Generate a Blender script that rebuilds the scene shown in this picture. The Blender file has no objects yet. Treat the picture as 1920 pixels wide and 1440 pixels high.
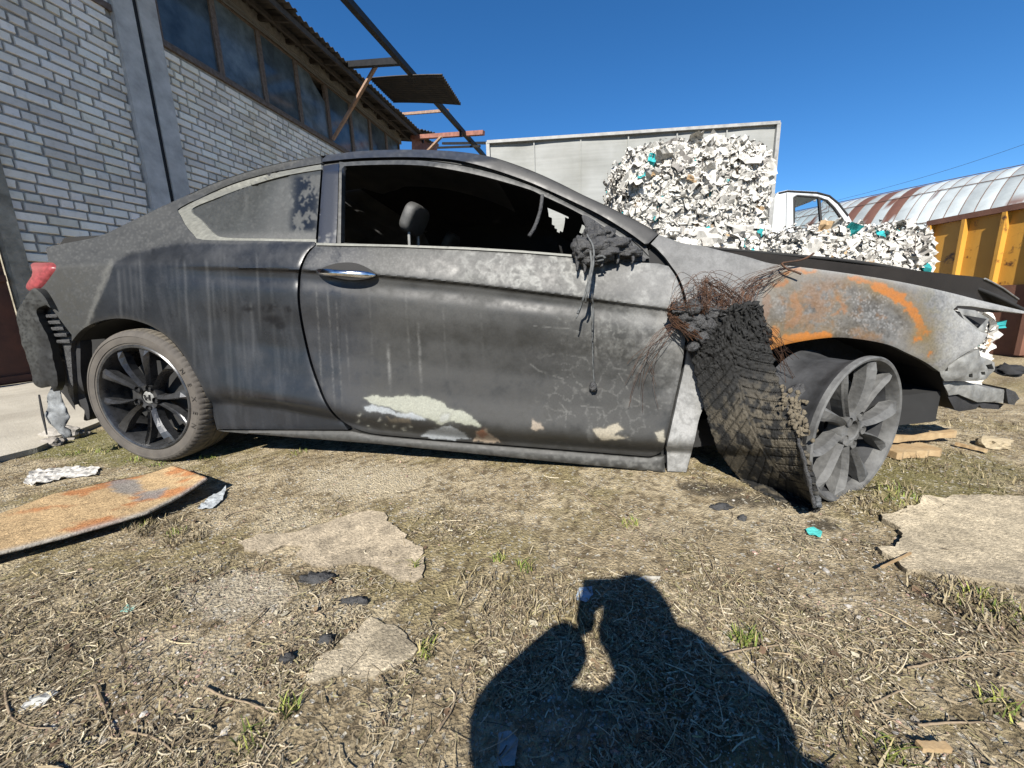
import bpy, bmesh, math, random
import numpy as np
from mathutils import Vector, Matrix, geometry, kdtree

random.seed(7)
RNG = np.random.default_rng(7)
scene = bpy.context.scene
COL = scene.collection

# ------------------------------------------------------------------ camera
F_PX, PITCH, ROLL, CAM_H = 735.0, math.radians(11.5), math.radians(2.0), 0.72
fw = np.array([0, math.cos(PITCH), -math.sin(PITCH)])
rt0 = np.array([1.0, 0, 0]); up0 = np.cross(rt0, fw)
rt = rt0 * math.cos(ROLL) - up0 * math.sin(ROLL); up = np.cross(rt, fw)
CAMP = np.array([0, 0, CAM_H])
cd = bpy.data.cameras.new('camera'); cam = bpy.data.objects.new('camera', cd); COL.objects.link(cam)
cd.sensor_width = 36; cd.lens = 36 * F_PX / 1920; cd.clip_start = 0.02; cd.clip_end = 2000
M = Matrix(((rt[0], up[0], -fw[0], 0), (rt[1], up[1], -fw[1], 0), (rt[2], up[2], -fw[2], CAM_H), (0, 0, 0, 1)))
cam.matrix_world = M
scene.camera = cam
scene.render.resolution_x, scene.render.resolution_y = 1024, 768

# ------------------------------------------------------------------ light
LDIR = np.array([0.325, 1.215, -1.0]); LDIR /= np.linalg.norm(LDIR)      # the way sunlight travels
SUN_EL = math.asin(-LDIR[2]); SUN_AZ = math.atan2(-LDIR[0], -LDIR[1])
w = bpy.data.worlds.new('World'); scene.world = w; w.use_nodes = True
nt = w.node_tree; nt.nodes.clear()
sky = nt.nodes.new('ShaderNodeTexSky'); sky.sky_type = 'NISHITA'; sky.sun_disc = False
sky.sun_elevation = SUN_EL; sky.sun_rotation = SUN_AZ % (2 * math.pi)
sky.altitude = 1500; sky.air_density = 1.0; sky.dust_density = 0.0; sky.ozone_density = 6.0
bg = nt.nodes.new('ShaderNodeBackground'); bg.inputs[1].default_value = 0.071
out = nt.nodes.new('ShaderNodeOutputWorld')
hs = nt.nodes.new('ShaderNodeHueSaturation'); hs.inputs['Saturation'].default_value = 1.19
nt.links.new(sky.outputs[0], hs.inputs['Color']); nt.links.new(hs.outputs[0], bg.inputs[0]); nt.links.new(bg.outputs[0], out.inputs[0])
sl = bpy.data.lights.new('sun', 'SUN'); sl.energy = 5.0; sl.angle = math.radians(0.55); sl.color = (1.0, 0.95, 0.87)
so = bpy.data.objects.new('sun', sl); COL.objects.link(so)
so.rotation_euler = Vector(LDIR).to_track_quat('-Z', 'Y').to_euler(); so.location = (-3, -10, 9)
vs = scene.view_settings; vs.view_transform = 'Standard'; vs.look = 'None'; vs.gamma = 1; vs.use_curve_mapping = False
vs.exposure = 1.12

# ------------------------------------------------------------------ pixel rays
def rays(P):
    P = np.atleast_2d(np.asarray(P, float))
    return ((P[:, 0] - 960) / F_PX)[:, None] * rt - ((P[:, 1] - 720) / F_PX)[:, None] * up + fw
def at_depth(x, y, d):
    return CAMP + rays([(x, y)])[0] * d
def on_z(x, y, z=0.0):
    d = rays([(x, y)])[0]; return CAMP + d * ((z - CAM_H) / d[2])
def project(P):
    Q = np.atleast_2d(P) - CAMP; d = Q @ fw
    return np.stack([960 + F_PX * (Q @ rt) / d, 720 - F_PX * (Q @ up) / d], 1)

# ------------------------------------------------------------------ noise
_perm = np.random.default_rng(3).permutation(4096)
_grad = np.random.default_rng(4).normal(size=(4096, 3)); _grad /= np.linalg.norm(_grad, axis=1)[:, None]
def noise(P, sc=1.0, seed=0.0):
    P = np.asarray(P, float) * sc + seed * 17.31
    if P.shape[1] == 2: P = np.c_[P, np.full(len(P), seed * 3.7)]
    i = np.floor(P).astype(int); f = P - i; u_ = f * f * f * (f * (f * 6 - 15) + 10)
    r = 0
    for dx in (0, 1):
        for dy in (0, 1):
            for dz in (0, 1):
                h = _perm[(_perm[(_perm[(i[:, 0] + dx) & 4095] + i[:, 1] + dy) & 4095] + i[:, 2] + dz) & 4095]
                g = _grad[h]; d = f - (dx, dy, dz)
                wgt = (u_[:, 0] if dx else 1 - u_[:, 0]) * (u_[:, 1] if dy else 1 - u_[:, 1]) * (u_[:, 2] if dz else 1 - u_[:, 2])
                r = r + wgt * (g * d).sum(1)
    return r * 1.6
def fbm(P, sc=1.0, oct=4, seed=0.0, gain=0.55):
    s = 0; a = 1; tot = 0
    for k in range(oct):
        s = s + a * noise(P, sc * 2 ** k, seed + k * 1.7); tot += a; a *= gain
    return s / tot * 1.3
def sstep(a, b, x):
    t = np.clip((x - a) / (b - a), 0, 1); return t * t * (3 - 2 * t)
def in_poly(P, poly):
    P = np.asarray(P, float); poly = np.asarray(poly, float); ins = np.zeros(len(P), bool)
    x, y = P[:, 0], P[:, 1]; j = len(poly) - 1
    for i in range(len(poly)):
        xi, yi = poly[i]; xj, yj = poly[j]
        if yi != yj:
            ins ^= ((yi > y) != (yj > y)) & (x < (xj - xi) * (y - yi) / (yj - yi) + xi)
        j = i
    return ins
def d_line(P, line):
    P = np.asarray(P, float); line = np.asarray(line, float); best = np.full(len(P), 1e9)
    for a, b in zip(line[:-1], line[1:]):
        ab = b - a; t = np.clip(((P - a) @ ab) / max(1e-9, ab @ ab), 0, 1)
        best = np.minimum(best, np.linalg.norm(P - a - t[:, None] * ab, axis=1))
    return best
def d_pts(P, B):
    """distance of each point to the nearest boundary sample"""
    kd = kdtree.KDTree(len(B))
    for i, q in enumerate(B): kd.insert((q[0], q[1], 0), i)
    kd.balance(); return np.array([kd.find((q[0], q[1], 0))[2] for q in P]) if len(P) else np.zeros(0)
def smooth_line(pts, step=8.0, closed=False):
    """Catmull-Rom through pts, resampled every `step`."""
    p = np.asarray(pts, float); n = len(p); o = []
    rng = range(n if closed else n - 1)
    for i in rng:
        if closed: a, b, c, d = p[(i - 1) % n], p[i], p[(i + 1) % n], p[(i + 2) % n]
        else: a, b, c, d = p[max(i - 1, 0)], p[i], p[i + 1], p[min(i + 2, n - 1)]
        k = max(1, int(round(np.linalg.norm(c - b) / step)))
        for j in range(k):
            t = j / k
            o.append(.5 * (2 * b + (c - a) * t + (2 * a - 5 * b + 4 * c - d) * t * t + (3 * b - a - 3 * c + d) * t ** 3))
    if not closed: o.append(p[-1])
    return np.array(o)
def dense(pts, step, closed=True):
    p = np.asarray(pts, float); o = []; n = len(p)
    for i in range(n if closed else n - 1):
        a, b = p[i], p[(i + 1) % n]; k = max(1, int(round(np.linalg.norm(b - a) / step)))
        o += [a + (b - a) * j / k for j in range(k)]
    if not closed: o.append(p[-1])
    return np.array(o)

def tri_fill(loops, g):
    """triangles inside loop 0 and outside the others; returns points, faces, boundary loops (indices)"""
    pts = []; edges = []; loops_i = []
    for lp in loops:
        b = len(pts); n = len(lp); pts += [tuple(p) for p in lp]
        edges += [(b + i, b + (i + 1) % n) for i in range(n)]; loops_i.append(list(range(b, b + n)))
    o = np.asarray(loops[0]); lo = o.min(0); hi = o.max(0)
    xs = np.arange(lo[0], hi[0], g); ys = np.arange(lo[1], hi[1], g * .87)
    gx, gy = np.meshgrid(xs, ys); gx = gx + (np.arange(len(ys)) % 2)[:, None] * g * .5
    G = np.c_[gx.ravel(), gy.ravel()]; k = in_poly(G, o)
    for h in loops[1:]: k &= ~in_poly(G, h)
    G = G[k]
    if len(G):
        m = np.ones(len(G), bool)
        m = d_pts(G, np.vstack(loops)) > g * .6
        G = G[m]
    allp = pts + [tuple(p) for p in G]
    r = geometry.delaunay_2d_cdt([Vector(p) for p in allp], edges, [], 0, 1e-6)
    V = np.array([v[:] for v in r[0]]); Fc = [tuple(f) for f in r[2]]
    cen = np.array([V[list(f)].mean(0) for f in Fc]); keep = in_poly(cen, o)
    for h in loops[1:]: keep &= ~in_poly(cen, h)
    Fc = [f for f, kk in zip(Fc, keep) if kk]
    remap = {}
    for i, orig in enumerate(r[3]):
        for q in orig: remap[q] = i
    loops_i = [[remap[i] for i in lp] for lp in loops_i]
    return V, Fc, loops_i
# ------------------------------------------------------------------ objects
def tag(o, label=None, cat=None, group=None, kind=None):
    if label: o['label'] = label
    if cat: o['category'] = cat
    if group: o['group'] = group
    if kind: o['kind'] = kind
    return o
def empty(name, loc=(0, 0, 0), rz=0.0):
    o = bpy.data.objects.new(name, None); COL.objects.link(o); o.location = loc; o.rotation_euler = (0, 0, rz)
    o.empty_display_size = 0.1; return o
def add_col(me, cols):
    c = np.asarray(cols, float)
    if c.shape[1] == 3: c = np.c_[c, np.full(len(c), 0.6)]
    a = me.attributes.new('Col', 'FLOAT_COLOR', 'POINT'); a.data.foreach_set('color', c.astype(np.float32).ravel())
def mesh_obj(name, V, Fc, mat, parent=None, smooth=False, cols=None, sharp=None):
    me = bpy.data.meshes.new(name)
    me.from_pydata([tuple(map(float, p)) for p in V], [], [tuple(map(int, f)) for f in Fc])
    if cols is not None: add_col(me, cols)
    me.materials.append(mat)
    if smooth: me.polygons.foreach_set('use_smooth', np.ones(len(me.polygons), bool))
    me.update()
    if smooth and sharp:
        me.set_sharp_from_angle(angle=math.radians(sharp))
    o = bpy.data.objects.new(name, me); COL.objects.link(o)
    if parent is not None: o.parent = parent
    return o
class MB:
    """collects shapes, build() makes ONE mesh object"""
    def __init__(s): s.v = []; s.f = []; s.c = []; s.n = 0
    def add(s, V, Fc, col=None):
        V = np.asarray(V, float); b = s.n
        s.v.append(V); s.f += [tuple(int(i) + b for i in f) for f in Fc]; s.n += len(V)
        if col is not None:
            col = np.asarray(col, float); s.c.append(np.tile(col, (len(V), 1)) if col.ndim == 1 else col)
        return s
    def box(s, lo, hi, col=None, bev=0.0):
        x0, y0, z0 = lo; x1, y1, z1 = hi
        V = [(x0, y0, z0), (x1, y0, z0), (x1, y1, z0), (x0, y1, z0), (x0, y0, z1), (x1, y0, z1), (x1, y1, z1), (x0, y1, z1)]
        return s.add(V, [(0, 3, 2, 1), (4, 5, 6, 7), (0, 1, 5, 4), (1, 2, 6, 5), (2, 3, 7, 6), (3, 0, 4, 7)], col)
    def bar(s, a, b, wd, ht, col=None, upv=(0, 0, 1)):
        a = np.asarray(a, float); b = np.asarray(b, float); d = b - a; d /= np.linalg.norm(d)
        r = np.cross(d, upv); r /= np.linalg.norm(r); q = np.cross(r, d); V = []
        for p in (a, b):
            for sx, sz in ((-1, -1), (1, -1), (1, 1), (-1, 1)): V.append(p + r * sx * wd / 2 + q * sz * ht / 2)
        return s.add(V, [(0, 1, 2, 3), (7, 6, 5, 4), (0, 4, 5, 1), (1, 5, 6, 2), (2, 6, 7, 3), (3, 7, 4, 0)], col)
    def tube(s, pts, r, sides=6, col=None, cap=True):
        p = np.asarray(pts, float); n = len(p); R = np.broadcast_to(np.asarray(r, float), (n,))
        tg = np.gradient(p, axis=0); tg /= np.maximum(1e-9, np.linalg.norm(tg, axis=1))[:, None]
        ref = np.array([0, 0, 1.0]) if abs(tg[0][2]) < .9 else np.array([1.0, 0, 0]); V = []
        for i in range(n):
            a = np.cross(tg[i], ref); a /= np.linalg.norm(a) + 1e-9; b = np.cross(tg[i], a); ref = -np.cross(tg[i], a) if False else ref
            for k in range(sides):
                th = 2 * math.pi * k / sides; V.append(p[i] + R[i] * (math.cos(th) * a + math.sin(th) * b))
        Fc = [(i * sides + k, i * sides + (k + 1) % sides, (i + 1) * sides + (k + 1) % sides, (i + 1) * sides + k) for i in range(n - 1) for k in range(sides)]
        if cap: Fc += [tuple(range(sides - 1, -1, -1)), tuple((n - 1) * sides + k for k in range(sides))]
        return s.add(V, Fc, col)
    def lathe(s, prof, seg=48, axis='y', col=None, closed=False):
        """prof: list of (r, a): radius, position along the axis"""
        V = []; m = len(prof)
        for k in range(seg):
            th = 2 * math.pi * k / seg; c, sn = math.cos(th), math.sin(th)
            for r, a in prof:
                V.append((r * c, a, r * sn) if axis == 'y' else (r * c, r * sn, a))
        Fc = [(k * m + i, k * m + i + 1, ((k + 1) % seg) * m + i + 1, ((k + 1) % seg) * m + i) for k in range(seg) for i in range(m - 1)]
        if closed: Fc += [(k * m + m - 1, k * m, ((k + 1) % seg) * m, ((k + 1) % seg) * m + m - 1) for k in range(seg)]
        return s.add(V, Fc, col)
    def build(s, name, mat, parent=None, smooth=False, sharp=None):
        return mesh_obj(name, np.concatenate(s.v), s.f, mat, parent, smooth, np.concatenate(s.c) if s.c else None, sharp)
def ico(sub=3):
    bm = bmesh.new(); bmesh.ops.create_icosphere(bm, subdivisions=sub, radius=1); bm.verts.ensure_lookup_table()
    V = np.array([v.co[:] for v in bm.verts]); Fc = [tuple(v.index for v in f.verts) for f in bm.faces]; bm.free(); return V, Fc
ICO2, ICO3, ICO4 = ico(2), ico(3), ico(4)
def lump(center, size, seed, sub=ICO3, rough=.35, sc=2.2, flat=None):
    V, Fc = sub; k = 1 + rough * fbm(V, sc, 4, seed)[:, None]
    Q = V * k * np.asarray(size, float)
    if flat is not None: Q[:, 2] = np.maximum(Q[:, 2], flat)
    return Q + np.asarray(center, float), Fc

# ------------------------------------------------------------------ materials
def mat_new(name):
    m = bpy.data.materials.new(name); m.use_nodes = True; n = m.node_tree
    b = n.nodes['Principled BSDF']; return m, n, b
def N(n, typ, **kw):
    x = n.nodes.new(typ)
    for k, v in kw.items(): setattr(x, k, v)
    return x
def tex_noise(n, scale, detail=6, rough=.55, vec=None, dist=0.0):
    t = N(n, 'ShaderNodeTexNoise'); t.inputs['Scale'].default_value = scale; t.inputs['Detail'].default_value = detail
    t.inputs['Roughness'].default_value = rough; t.inputs['Distortion'].default_value = dist
    if vec is not None: n.links.new(vec, t.inputs['Vector'])
    return t
def ramp(n, src, stops):
    r = N(n, 'ShaderNodeValToRGB'); e = r.color_ramp.elements
    while len(e) < len(stops): e.new(0.5)
    for i, (p, c) in enumerate(stops):
        e[i].position = p; e[i].color = (*c, 1) if len(c) == 3 else c
    n.links.new(src, r.inputs[0]); return r
def mixc(n, fac, a, b, typ='MIX'):
    m = N(n, 'ShaderNodeMix', data_type='RGBA', blend_type=typ)
    for sock, val in ((0, fac), (6, a), (7, b)):
        if hasattr(val, 'is_output') or hasattr(val, 'links'): n.links.new(val, m.inputs[sock])
        elif isinstance(val, (int, float)): m.inputs[sock].default_value = val
        else: m.inputs[sock].default_value = (*val, 1) if len(val) == 3 else val
    return m.outputs[2]
def bump(n, b, src, strength=.3, dist=.01):
    x = N(n, 'ShaderNodeBump'); x.inputs['Strength'].default_value = strength; x.inputs['Distance'].default_value = dist
    n.links.new(src, x.inputs['Height']); n.links.new(x.outputs[0], b.inputs['Normal']); return x
def coords(n): return N(n, 'ShaderNodeTexCoord').outputs['Object']
def simple(name, c, rough=.6, metal=0.0, var=.25, sc=12.0, bmp=.15, bsc=60.0, bdist=.004, c2=None, detail=8, spec=.5):
    """one material: two tones mixed by noise + fine relief"""
    m, n, b = mat_new(name); co = coords(n)
    t = tex_noise(n, sc, detail, .62, co)
    hi = c2 if c2 is not None else tuple(min(1, x * (1 + var)) for x in c); lo = tuple(x * (1 - var) for x in c) if c2 is None else c
    r = ramp(n, t.outputs['Fac'], [(.32, lo), (.68, hi)])
    n.links.new(r.outputs[0], b.inputs['Base Color'])
    b.inputs['Roughness'].default_value = rough; b.inputs['Metallic'].default_value = metal; b.inputs['Specular IOR Level'].default_value = spec
    t2 = tex_noise(n, bsc, 6, .6, co)
    if bmp: bump(n, b, t2.outputs['Fac'], bmp, bdist)
    rr = N(n, 'ShaderNodeMapRange'); rr.inputs[3].default_value = max(.02, rough - .12); rr.inputs[4].default_value = min(1, rough + .15)
    n.links.new(t.outputs['Fac'], rr.inputs[0]); n.links.new(rr.outputs[0], b.inputs['Roughness'])
    return m
def attr_mat(name, fine=90.0, fvar=.35, bmp=.2, bsc=150.0, bdist=.002, spec=.5, metal=0.0, rough=None):
    """colour and roughness from the mesh's own Col attribute (alpha = roughness), fine grain from noise"""
    m, n, b = mat_new(name); co = coords(n)
    a = N(n, 'ShaderNodeAttribute', attribute_name='Col')
    t = tex_noise(n, fine, 6, .65, co); k = N(n, 'ShaderNodeMapRange')
    k.inputs[1].default_value = .25; k.inputs[2].default_value = .75; k.inputs[3].default_value = 1 - fvar; k.inputs[4].default_value = 1 + fvar
    n.links.new(t.outputs['Fac'], k.inputs[0])
    v = N(n, 'ShaderNodeVectorMath', operation='SCALE'); n.links.new(a.outputs['Color'], v.inputs[0]); n.links.new(k.outputs[0], v.inputs['Scale'])
    n.links.new(v.outputs[0], b.inputs['Base Color'])
    if rough is None: n.links.new(a.outputs['Alpha'], b.inputs['Roughness'])
    else: b.inputs['Roughness'].default_value = rough
    b.inputs['Specular IOR Level'].default_value = spec; b.inputs['Metallic'].default_value = metal
    if bmp:
        t2 = tex_noise(n, bsc, 5, .6, co); bump(n, b, t2.outputs['Fac'], bmp, bdist)
    return m
MAT = {}
MAT['paint'] = attr_mat('burnt_car_paint', 160, .2, .10, 240, .0012, .4)
MAT['ground'] = None
MAT['soot'] = simple('black_soot', (.012, .012, .013), .85, 0, .5, 14, .5, 60, .006)
MAT['gap'] = simple('dark_cavity', (.010, .010, .010), .9, 0, .4, 8, 0)
MAT['char'] = simple('charred_plastic', (.018, .018, .019), .62, 0, .6, 25, .9, 90, .012, c2=(.05, .05, .05))
MAT['chrome'] = simple('scorched_chrome', (.62, .63, .65), .16, 1.0, .25, 30, .15, 120, .002)
MAT['trim'] = simple('dusty_window_trim', (.125, .125, .108), .55, 0, .25, 40, .1, 150, .001)
MAT['wire'] = simple('charred_wire', (.03, .032, .032), .7, 0, .5, 60, .2, 200, .002, c2=(.10, .105, .105))
MAT['rustwire'] = simple('rusty_steel_cord', (.018, .010, .007), .8, .1, .5, 40, 0, c2=(.085, .036, .014))
MAT['hood'] = simple('sooty_hood', (.009, .0085, .008), .8, 0, .5, 6, .25, 60, .003)
MAT['hood_top'] = simple('hood_skin', (.11, .11, .11), .6, 0, .3, 9, .2, 80, .002)
MAT['brownsteel'] = simple('heat_browned_steel', (.009, .007, .006), .7, .1, .4, 7, .2, 60, .003, c2=(.017, .0135, .011))
MAT['bare'] = simple('scorched_bare_steel', (.10, .10, .095), .6, .2, .3, 18, .4, 90, .004, c2=(.26, .26, .245))
# ================================================================== GROUND
def gz(x, y):
    x = np.asarray(x, float); y = np.asarray(y, float)
    P = np.c_[x.ravel(), y.ravel()]
    z = .09 * (1 - sstep(-4.6, -2.3, P[:, 0])) + .010 * fbm(P, 1.6, 4, 1) - .008 + .006 * fbm(P, 9, 3, 2)
    m = on_z(1672, 935); z += .055 * np.exp(-(((P[:, 0] - m[0]) / .14) ** 2 + ((P[:, 1] - m[1]) / .07) ** 2)) * (1 + .5 * fbm(P, 14, 3, 5))
    m = on_z(1860, 1150); z += .03 * np.exp(-(((P[:, 0] - m[0]) / .2) ** 2 + ((P[:, 1] - m[1]) / .1) ** 2)) * (1 + .5 * fbm(P, 14, 3, 6))
    return z.reshape(x.shape)
def gpt(px, py, dz=0.0):
    p = on_z(px, py, 0.0)
    for _ in range(4): p = on_z(px, py, float(gz(p[0], p[1])))
    return np.array([p[0], p[1], p[2] + dz])
def graded(a, b, step, far, grow=1.22):
    c = list(np.arange(a, b + step, step)); s = step; l = c[0]; r = c[-1]; L = []; R = []
    while l > -far: s *= grow; l -= s; L.append(l)
    s = step
    while r < far: s *= grow; r += s; R.append(r)
    return np.array(L[::-1] + c + R)
def big_mesh(name, V, quads, mat, cols=None, smooth=True, parent=None):
    V = np.asarray(V, np.float32); Q = np.asarray(quads, np.int32); k = Q.shape[1]
    me = bpy.data.meshes.new(name); me.vertices.add(len(V)); me.vertices.foreach_set('co', V.ravel())
    me.loops.add(Q.size); me.loops.foreach_set('vertex_index', Q.ravel())
    me.polygons.add(len(Q)); me.polygons.foreach_set('loop_start', np.arange(0, Q.size, k, dtype=np.int32)); me.polygons.foreach_set('loop_total', np.full(len(Q), k, np.int32))
    me.polygons.foreach_set('use_smooth', np.full(len(Q), smooth, bool))
    me.update(calc_edges=True)
    if cols is not None: add_col(me, cols)
    me.materials.append(mat); o = bpy.data.objects.new(name, me); COL.objects.link(o)
    if parent is not None: o.parent = parent
    return o
def ground_mat():
    m, n, b = mat_new('dry_yard_soil'); co = coords(n)
    a = N(n, 'ShaderNodeAttribute', attribute_name='Col')
    t1 = tex_noise(n, 70, 8, .7, co); t2 = tex_noise(n, 320, 5, .7, co); t3 = tex_noise(n, 18, 6, .6, co)
    v = N(n, 'ShaderNodeTexVoronoi'); v.inputs['Scale'].default_value = 130; n.links.new(co, v.inputs['Vector'])
    v2 = N(n, 'ShaderNodeTexVoronoi'); v2.inputs['Scale'].default_value = 60; n.links.new(co, v2.inputs['Vector'])
    k = N(n, 'ShaderNodeMapRange'); k.inputs[1].default_value = .3; k.inputs[2].default_value = .7; k.inputs[3].default_value = .55; k.inputs[4].default_value = 1.5
    n.links.new(t1.outputs['Fac'], k.inputs[0])
    s = N(n, 'ShaderNodeVectorMath', operation='SCALE'); n.links.new(a.outputs['Color'], s.inputs[0]); n.links.new(k.outputs[0], s.inputs['Scale'])
    # bright grit and dark crumbs
    g1 = ramp(n, v.outputs['Color'], [(.0, (0, 0, 0)), (.80, (0, 0, 0)), (.86, (1, 1, 1))]); c1 = mixc(n, g1.outputs[0], s.outputs[0], (.42, .39, .32)); 
    g2 = ramp(n, t2.outputs['Fac'], [(.34, (1, 1, 1)), (.42, (0, 0, 0))]); mm = N(n, 'ShaderNodeMath', operation='MULTIPLY'); mm.inputs[1].default_value = .7
    n.links.new(g2.outputs[0], mm.inputs[0]); c2 = mixc(n, mm.outputs[0], c1, (.035, .028, .02))
    n.links.new(c2, b.inputs['Base Color']); b.inputs['Roughness'].default_value = .95; b.inputs['Specular IOR Level'].default_value = .2
    ad = N(n, 'ShaderNodeMath', operation='ADD'); n.links.new(t1.outputs['Fac'], ad.inputs[0]); n.links.new(v.outputs['Distance'], ad.inputs[1])
    ad2 = N(n, 'ShaderNodeMath', operation='ADD'); n.links.new(ad.outputs[0], ad2.inputs[0]); n.links.new(t2.outputs['Fac'], ad2.inputs[1])
    bump(n, b, ad2.outputs[0], 1.0, .008); return m
MAT['ground'] = ground_mat()
xs = graded(-2.7, 2.7, .015, 600); ys = graded(.3, 2.3, .014, 600)
GX, GY = np.meshgrid(xs, ys); GZ = gz(GX, GY)
far = sstep(8, 14, np.hypot(GX, GY)); GZ = GZ * (1 - far)
GP = np.c_[GX.ravel(), GY.ravel()]
def gzf(x, y):
    """ground height looked up in the ground sheet"""
    x = np.asarray(x, float); y = np.asarray(y, float); i = np.clip(np.searchsorted(xs, x) - 1, 0, len(xs) - 2); j = np.clip(np.searchsorted(ys, y) - 1, 0, len(ys) - 2)
    a = (x - xs[i]) / (xs[i + 1] - xs[i]); b = (y - ys[j]) / (ys[j + 1] - ys[j])
    return (GZ[j, i] * (1 - a) + GZ[j, i + 1] * a) * (1 - b) + (GZ[j + 1, i] * (1 - a) + GZ[j + 1, i + 1] * a) * b
c = np.tile([.27, .235, .175], (len(GP), 1))
n1 = np.clip(.5 + fbm(GP, 1.3, 4, 11), 0, 1); n2 = np.clip(.5 + fbm(GP, 6, 4, 12), 0, 1); n3 = np.clip(.5 + fbm(GP, 28, 4, 13), 0, 1)
def mx(c, b, k): return c * (1 - k[:, None]) + np.asarray(b) * k[:, None]
PX = project(np.c_[GP, GZ.ravel()]); fr_ = (np.c_[GP, GZ.ravel()] - CAMP) @ fw > .1
def blob_px(x, y, rx, ry, nz=.35):
    q = ((PX[:, 0] - x) / rx) ** 2 + ((PX[:, 1] - y) / ry) ** 2; return np.where(fr_, 1 - sstep(.5, 1.2, q + nz * 2 * (n3 - .5) + nz * 2 * (n2 - .5)), 0)
c = mx(c, [.20, .18, .095], sstep(.45, .68, n1) * .6); c = mx(c, [.40, .36, .285], sstep(.48, .70, n2) * .75); c = mx(c, [.075, .06, .04], sstep(.56, .72, n3) * .75)
c = mx(c, [.115, .125, .04], blob_px(230, 840, 190, 34) * .7); c = mx(c, [.12, .12, .045], blob_px(1750, 900, 200, 60) * .6)
for (x, y, rx, ry, k) in [(440, 1118, 120, 45, .85), (700, 900, 130, 34, .85), (540, 975, 60, 22, .8), (370, 1230, 130, 50, .55), (1440, 960, 120, 40, .4), (620, 1180, 140, 60, .45), (1240, 990, 70, 20, .35)]:
    m = blob_px(x, y, rx, ry, .5) * k; c = mx(c, [.38, .35, .29], m)
c = mx(c, [.30, .285, .26], blob_px(440, 1118, 120, 45, .5) * .6)
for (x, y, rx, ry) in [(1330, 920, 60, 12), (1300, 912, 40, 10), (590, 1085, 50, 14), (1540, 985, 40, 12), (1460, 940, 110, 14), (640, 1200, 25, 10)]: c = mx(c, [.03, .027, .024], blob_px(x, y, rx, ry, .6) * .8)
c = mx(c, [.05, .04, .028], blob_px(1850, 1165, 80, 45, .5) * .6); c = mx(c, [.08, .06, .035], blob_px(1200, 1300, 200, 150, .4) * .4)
c *= (.95 + .3 * n3)[:, None] * np.array([1.06, .98, .82])
nx, ny = len(xs), len(ys); I = np.arange(nx * ny).reshape(ny, nx)
Q = np.stack([I[:-1, :-1], I[:-1, 1:], I[1:, 1:], I[1:, :-1]], -1).reshape(-1, 4)
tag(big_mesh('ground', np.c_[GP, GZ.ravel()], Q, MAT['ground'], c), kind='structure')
# pale concrete apron by the gate
def prism_world(name, poly, h, mat, g=.08, amp=.004, seed=1, base=None, parent=None, cols=None, bend=None, jag=0.0, thick=None):
    """an irregular flat piece lying on the ground, with real thickness"""
    lp = dense(poly, g)
    if jag: lp = lp + jag * np.c_[noise(lp, 25, seed), noise(lp, 25, seed + 1)] + jag * .6 * np.c_[noise(lp, 70, seed + 3), noise(lp, 70, seed + 4)]
    V, Fc, li = tri_fill([lp], g); zb_ = gz(V[:, 0], V[:, 1]) if base is None else np.full(len(V), base)
    z = zb_ + h + amp * fbm(V, 12, 3, seed)
    if bend is not None: z = z + bend(V)
    th = h if thick is None else thick
    L = np.c_[V, z]; l = li[0]; n = len(l); P0 = L[l]; P1 = P0 - (0, 0, th)
    a, b, cc = Fc[0]
    if np.cross(L[b] - L[a], L[cc] - L[a])[2] < 0: Fc = [f[::-1] for f in Fc]
    base_i = len(L); allV = np.concatenate([L, P0, P1, L - (0, 0, th)]); F2 = list(Fc)
    for i in range(n): F2.append((base_i + i, base_i + n + i, base_i + n + (i + 1) % n, base_i + (i + 1) % n))
    b2 = base_i + 2 * n; F2 += [tuple(b2 + i for i in f[::-1]) for f in Fc]
    cl = None
    if cols is not None:
        ct = cols(V); cl = np.concatenate([ct, ct[l] * .8, ct[l] * .5, ct * .5])
    return mesh_obj(name, allV, F2, mat, parent, True, cl, 35)
MAT['concrete'] = simple('pale_concrete', (.26, .235, .19), .92, 0, .2, 3, .6, 90, .006, c2=(.37, .34, .28))
ap = [gpt(-260, 960)[:2], gpt(0, 866)[:2], gpt(77, 846)[:2], gpt(150, 816)[:2], gpt(187, 800)[:2], gpt(240, 770)[:2], gpt(330, 700)[:2], np.array([-3.9, 8.5]), np.array([-4.4, 8.6]), np.array([-6.6, .8]), np.array([-6.0, .3])]
tag(prism_world('concrete_apron', np.array(ap), .03, MAT['concrete'], .12, .004, 4, jag=.03), kind='structure')

# ================================================================== WHITE BRICK WAREHOUSE
WA = math.radians(12.4); Wd = np.array([math.sin(WA), math.cos(WA), 0]); Wn = np.array([Wd[1], -Wd[0], 0]); WDIST = 5.6
bld = empty('brick_warehouse', tuple(-WDIST * Wn), math.atan2(Wd[1], Wd[0]))
tag(bld, 'white brick warehouse with a strip of high dirty windows under its eaves', 'building')
BO = -WDIST * Wn; bx_, by_ = Wd, -Wn
def b_local(P): Q = np.atleast_2d(P) - BO; return np.stack([Q @ bx_, Q @ by_, Q[:, 2]], 1)
BC = b_local(CAMP)[0]
def b_ray(P): d = rays(P); return np.stack([d @ bx_, d @ by_, d[:, 2]], 1)
def on_wall(px, y=0.0): d = b_ray([px])[0]; return BC + d * ((y - BC[1]) / d[1])
def on_bz(px, z): d = b_ray([px])[0]; return BC + d * ((z - BC[2]) / d[2])
def b_world(L): L = np.atleast_2d(L); return BO + L[:, :1] * bx_ + L[:, 1:2] * by_ + L[:, 2:] * np.array([0, 0, 1.])
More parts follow.
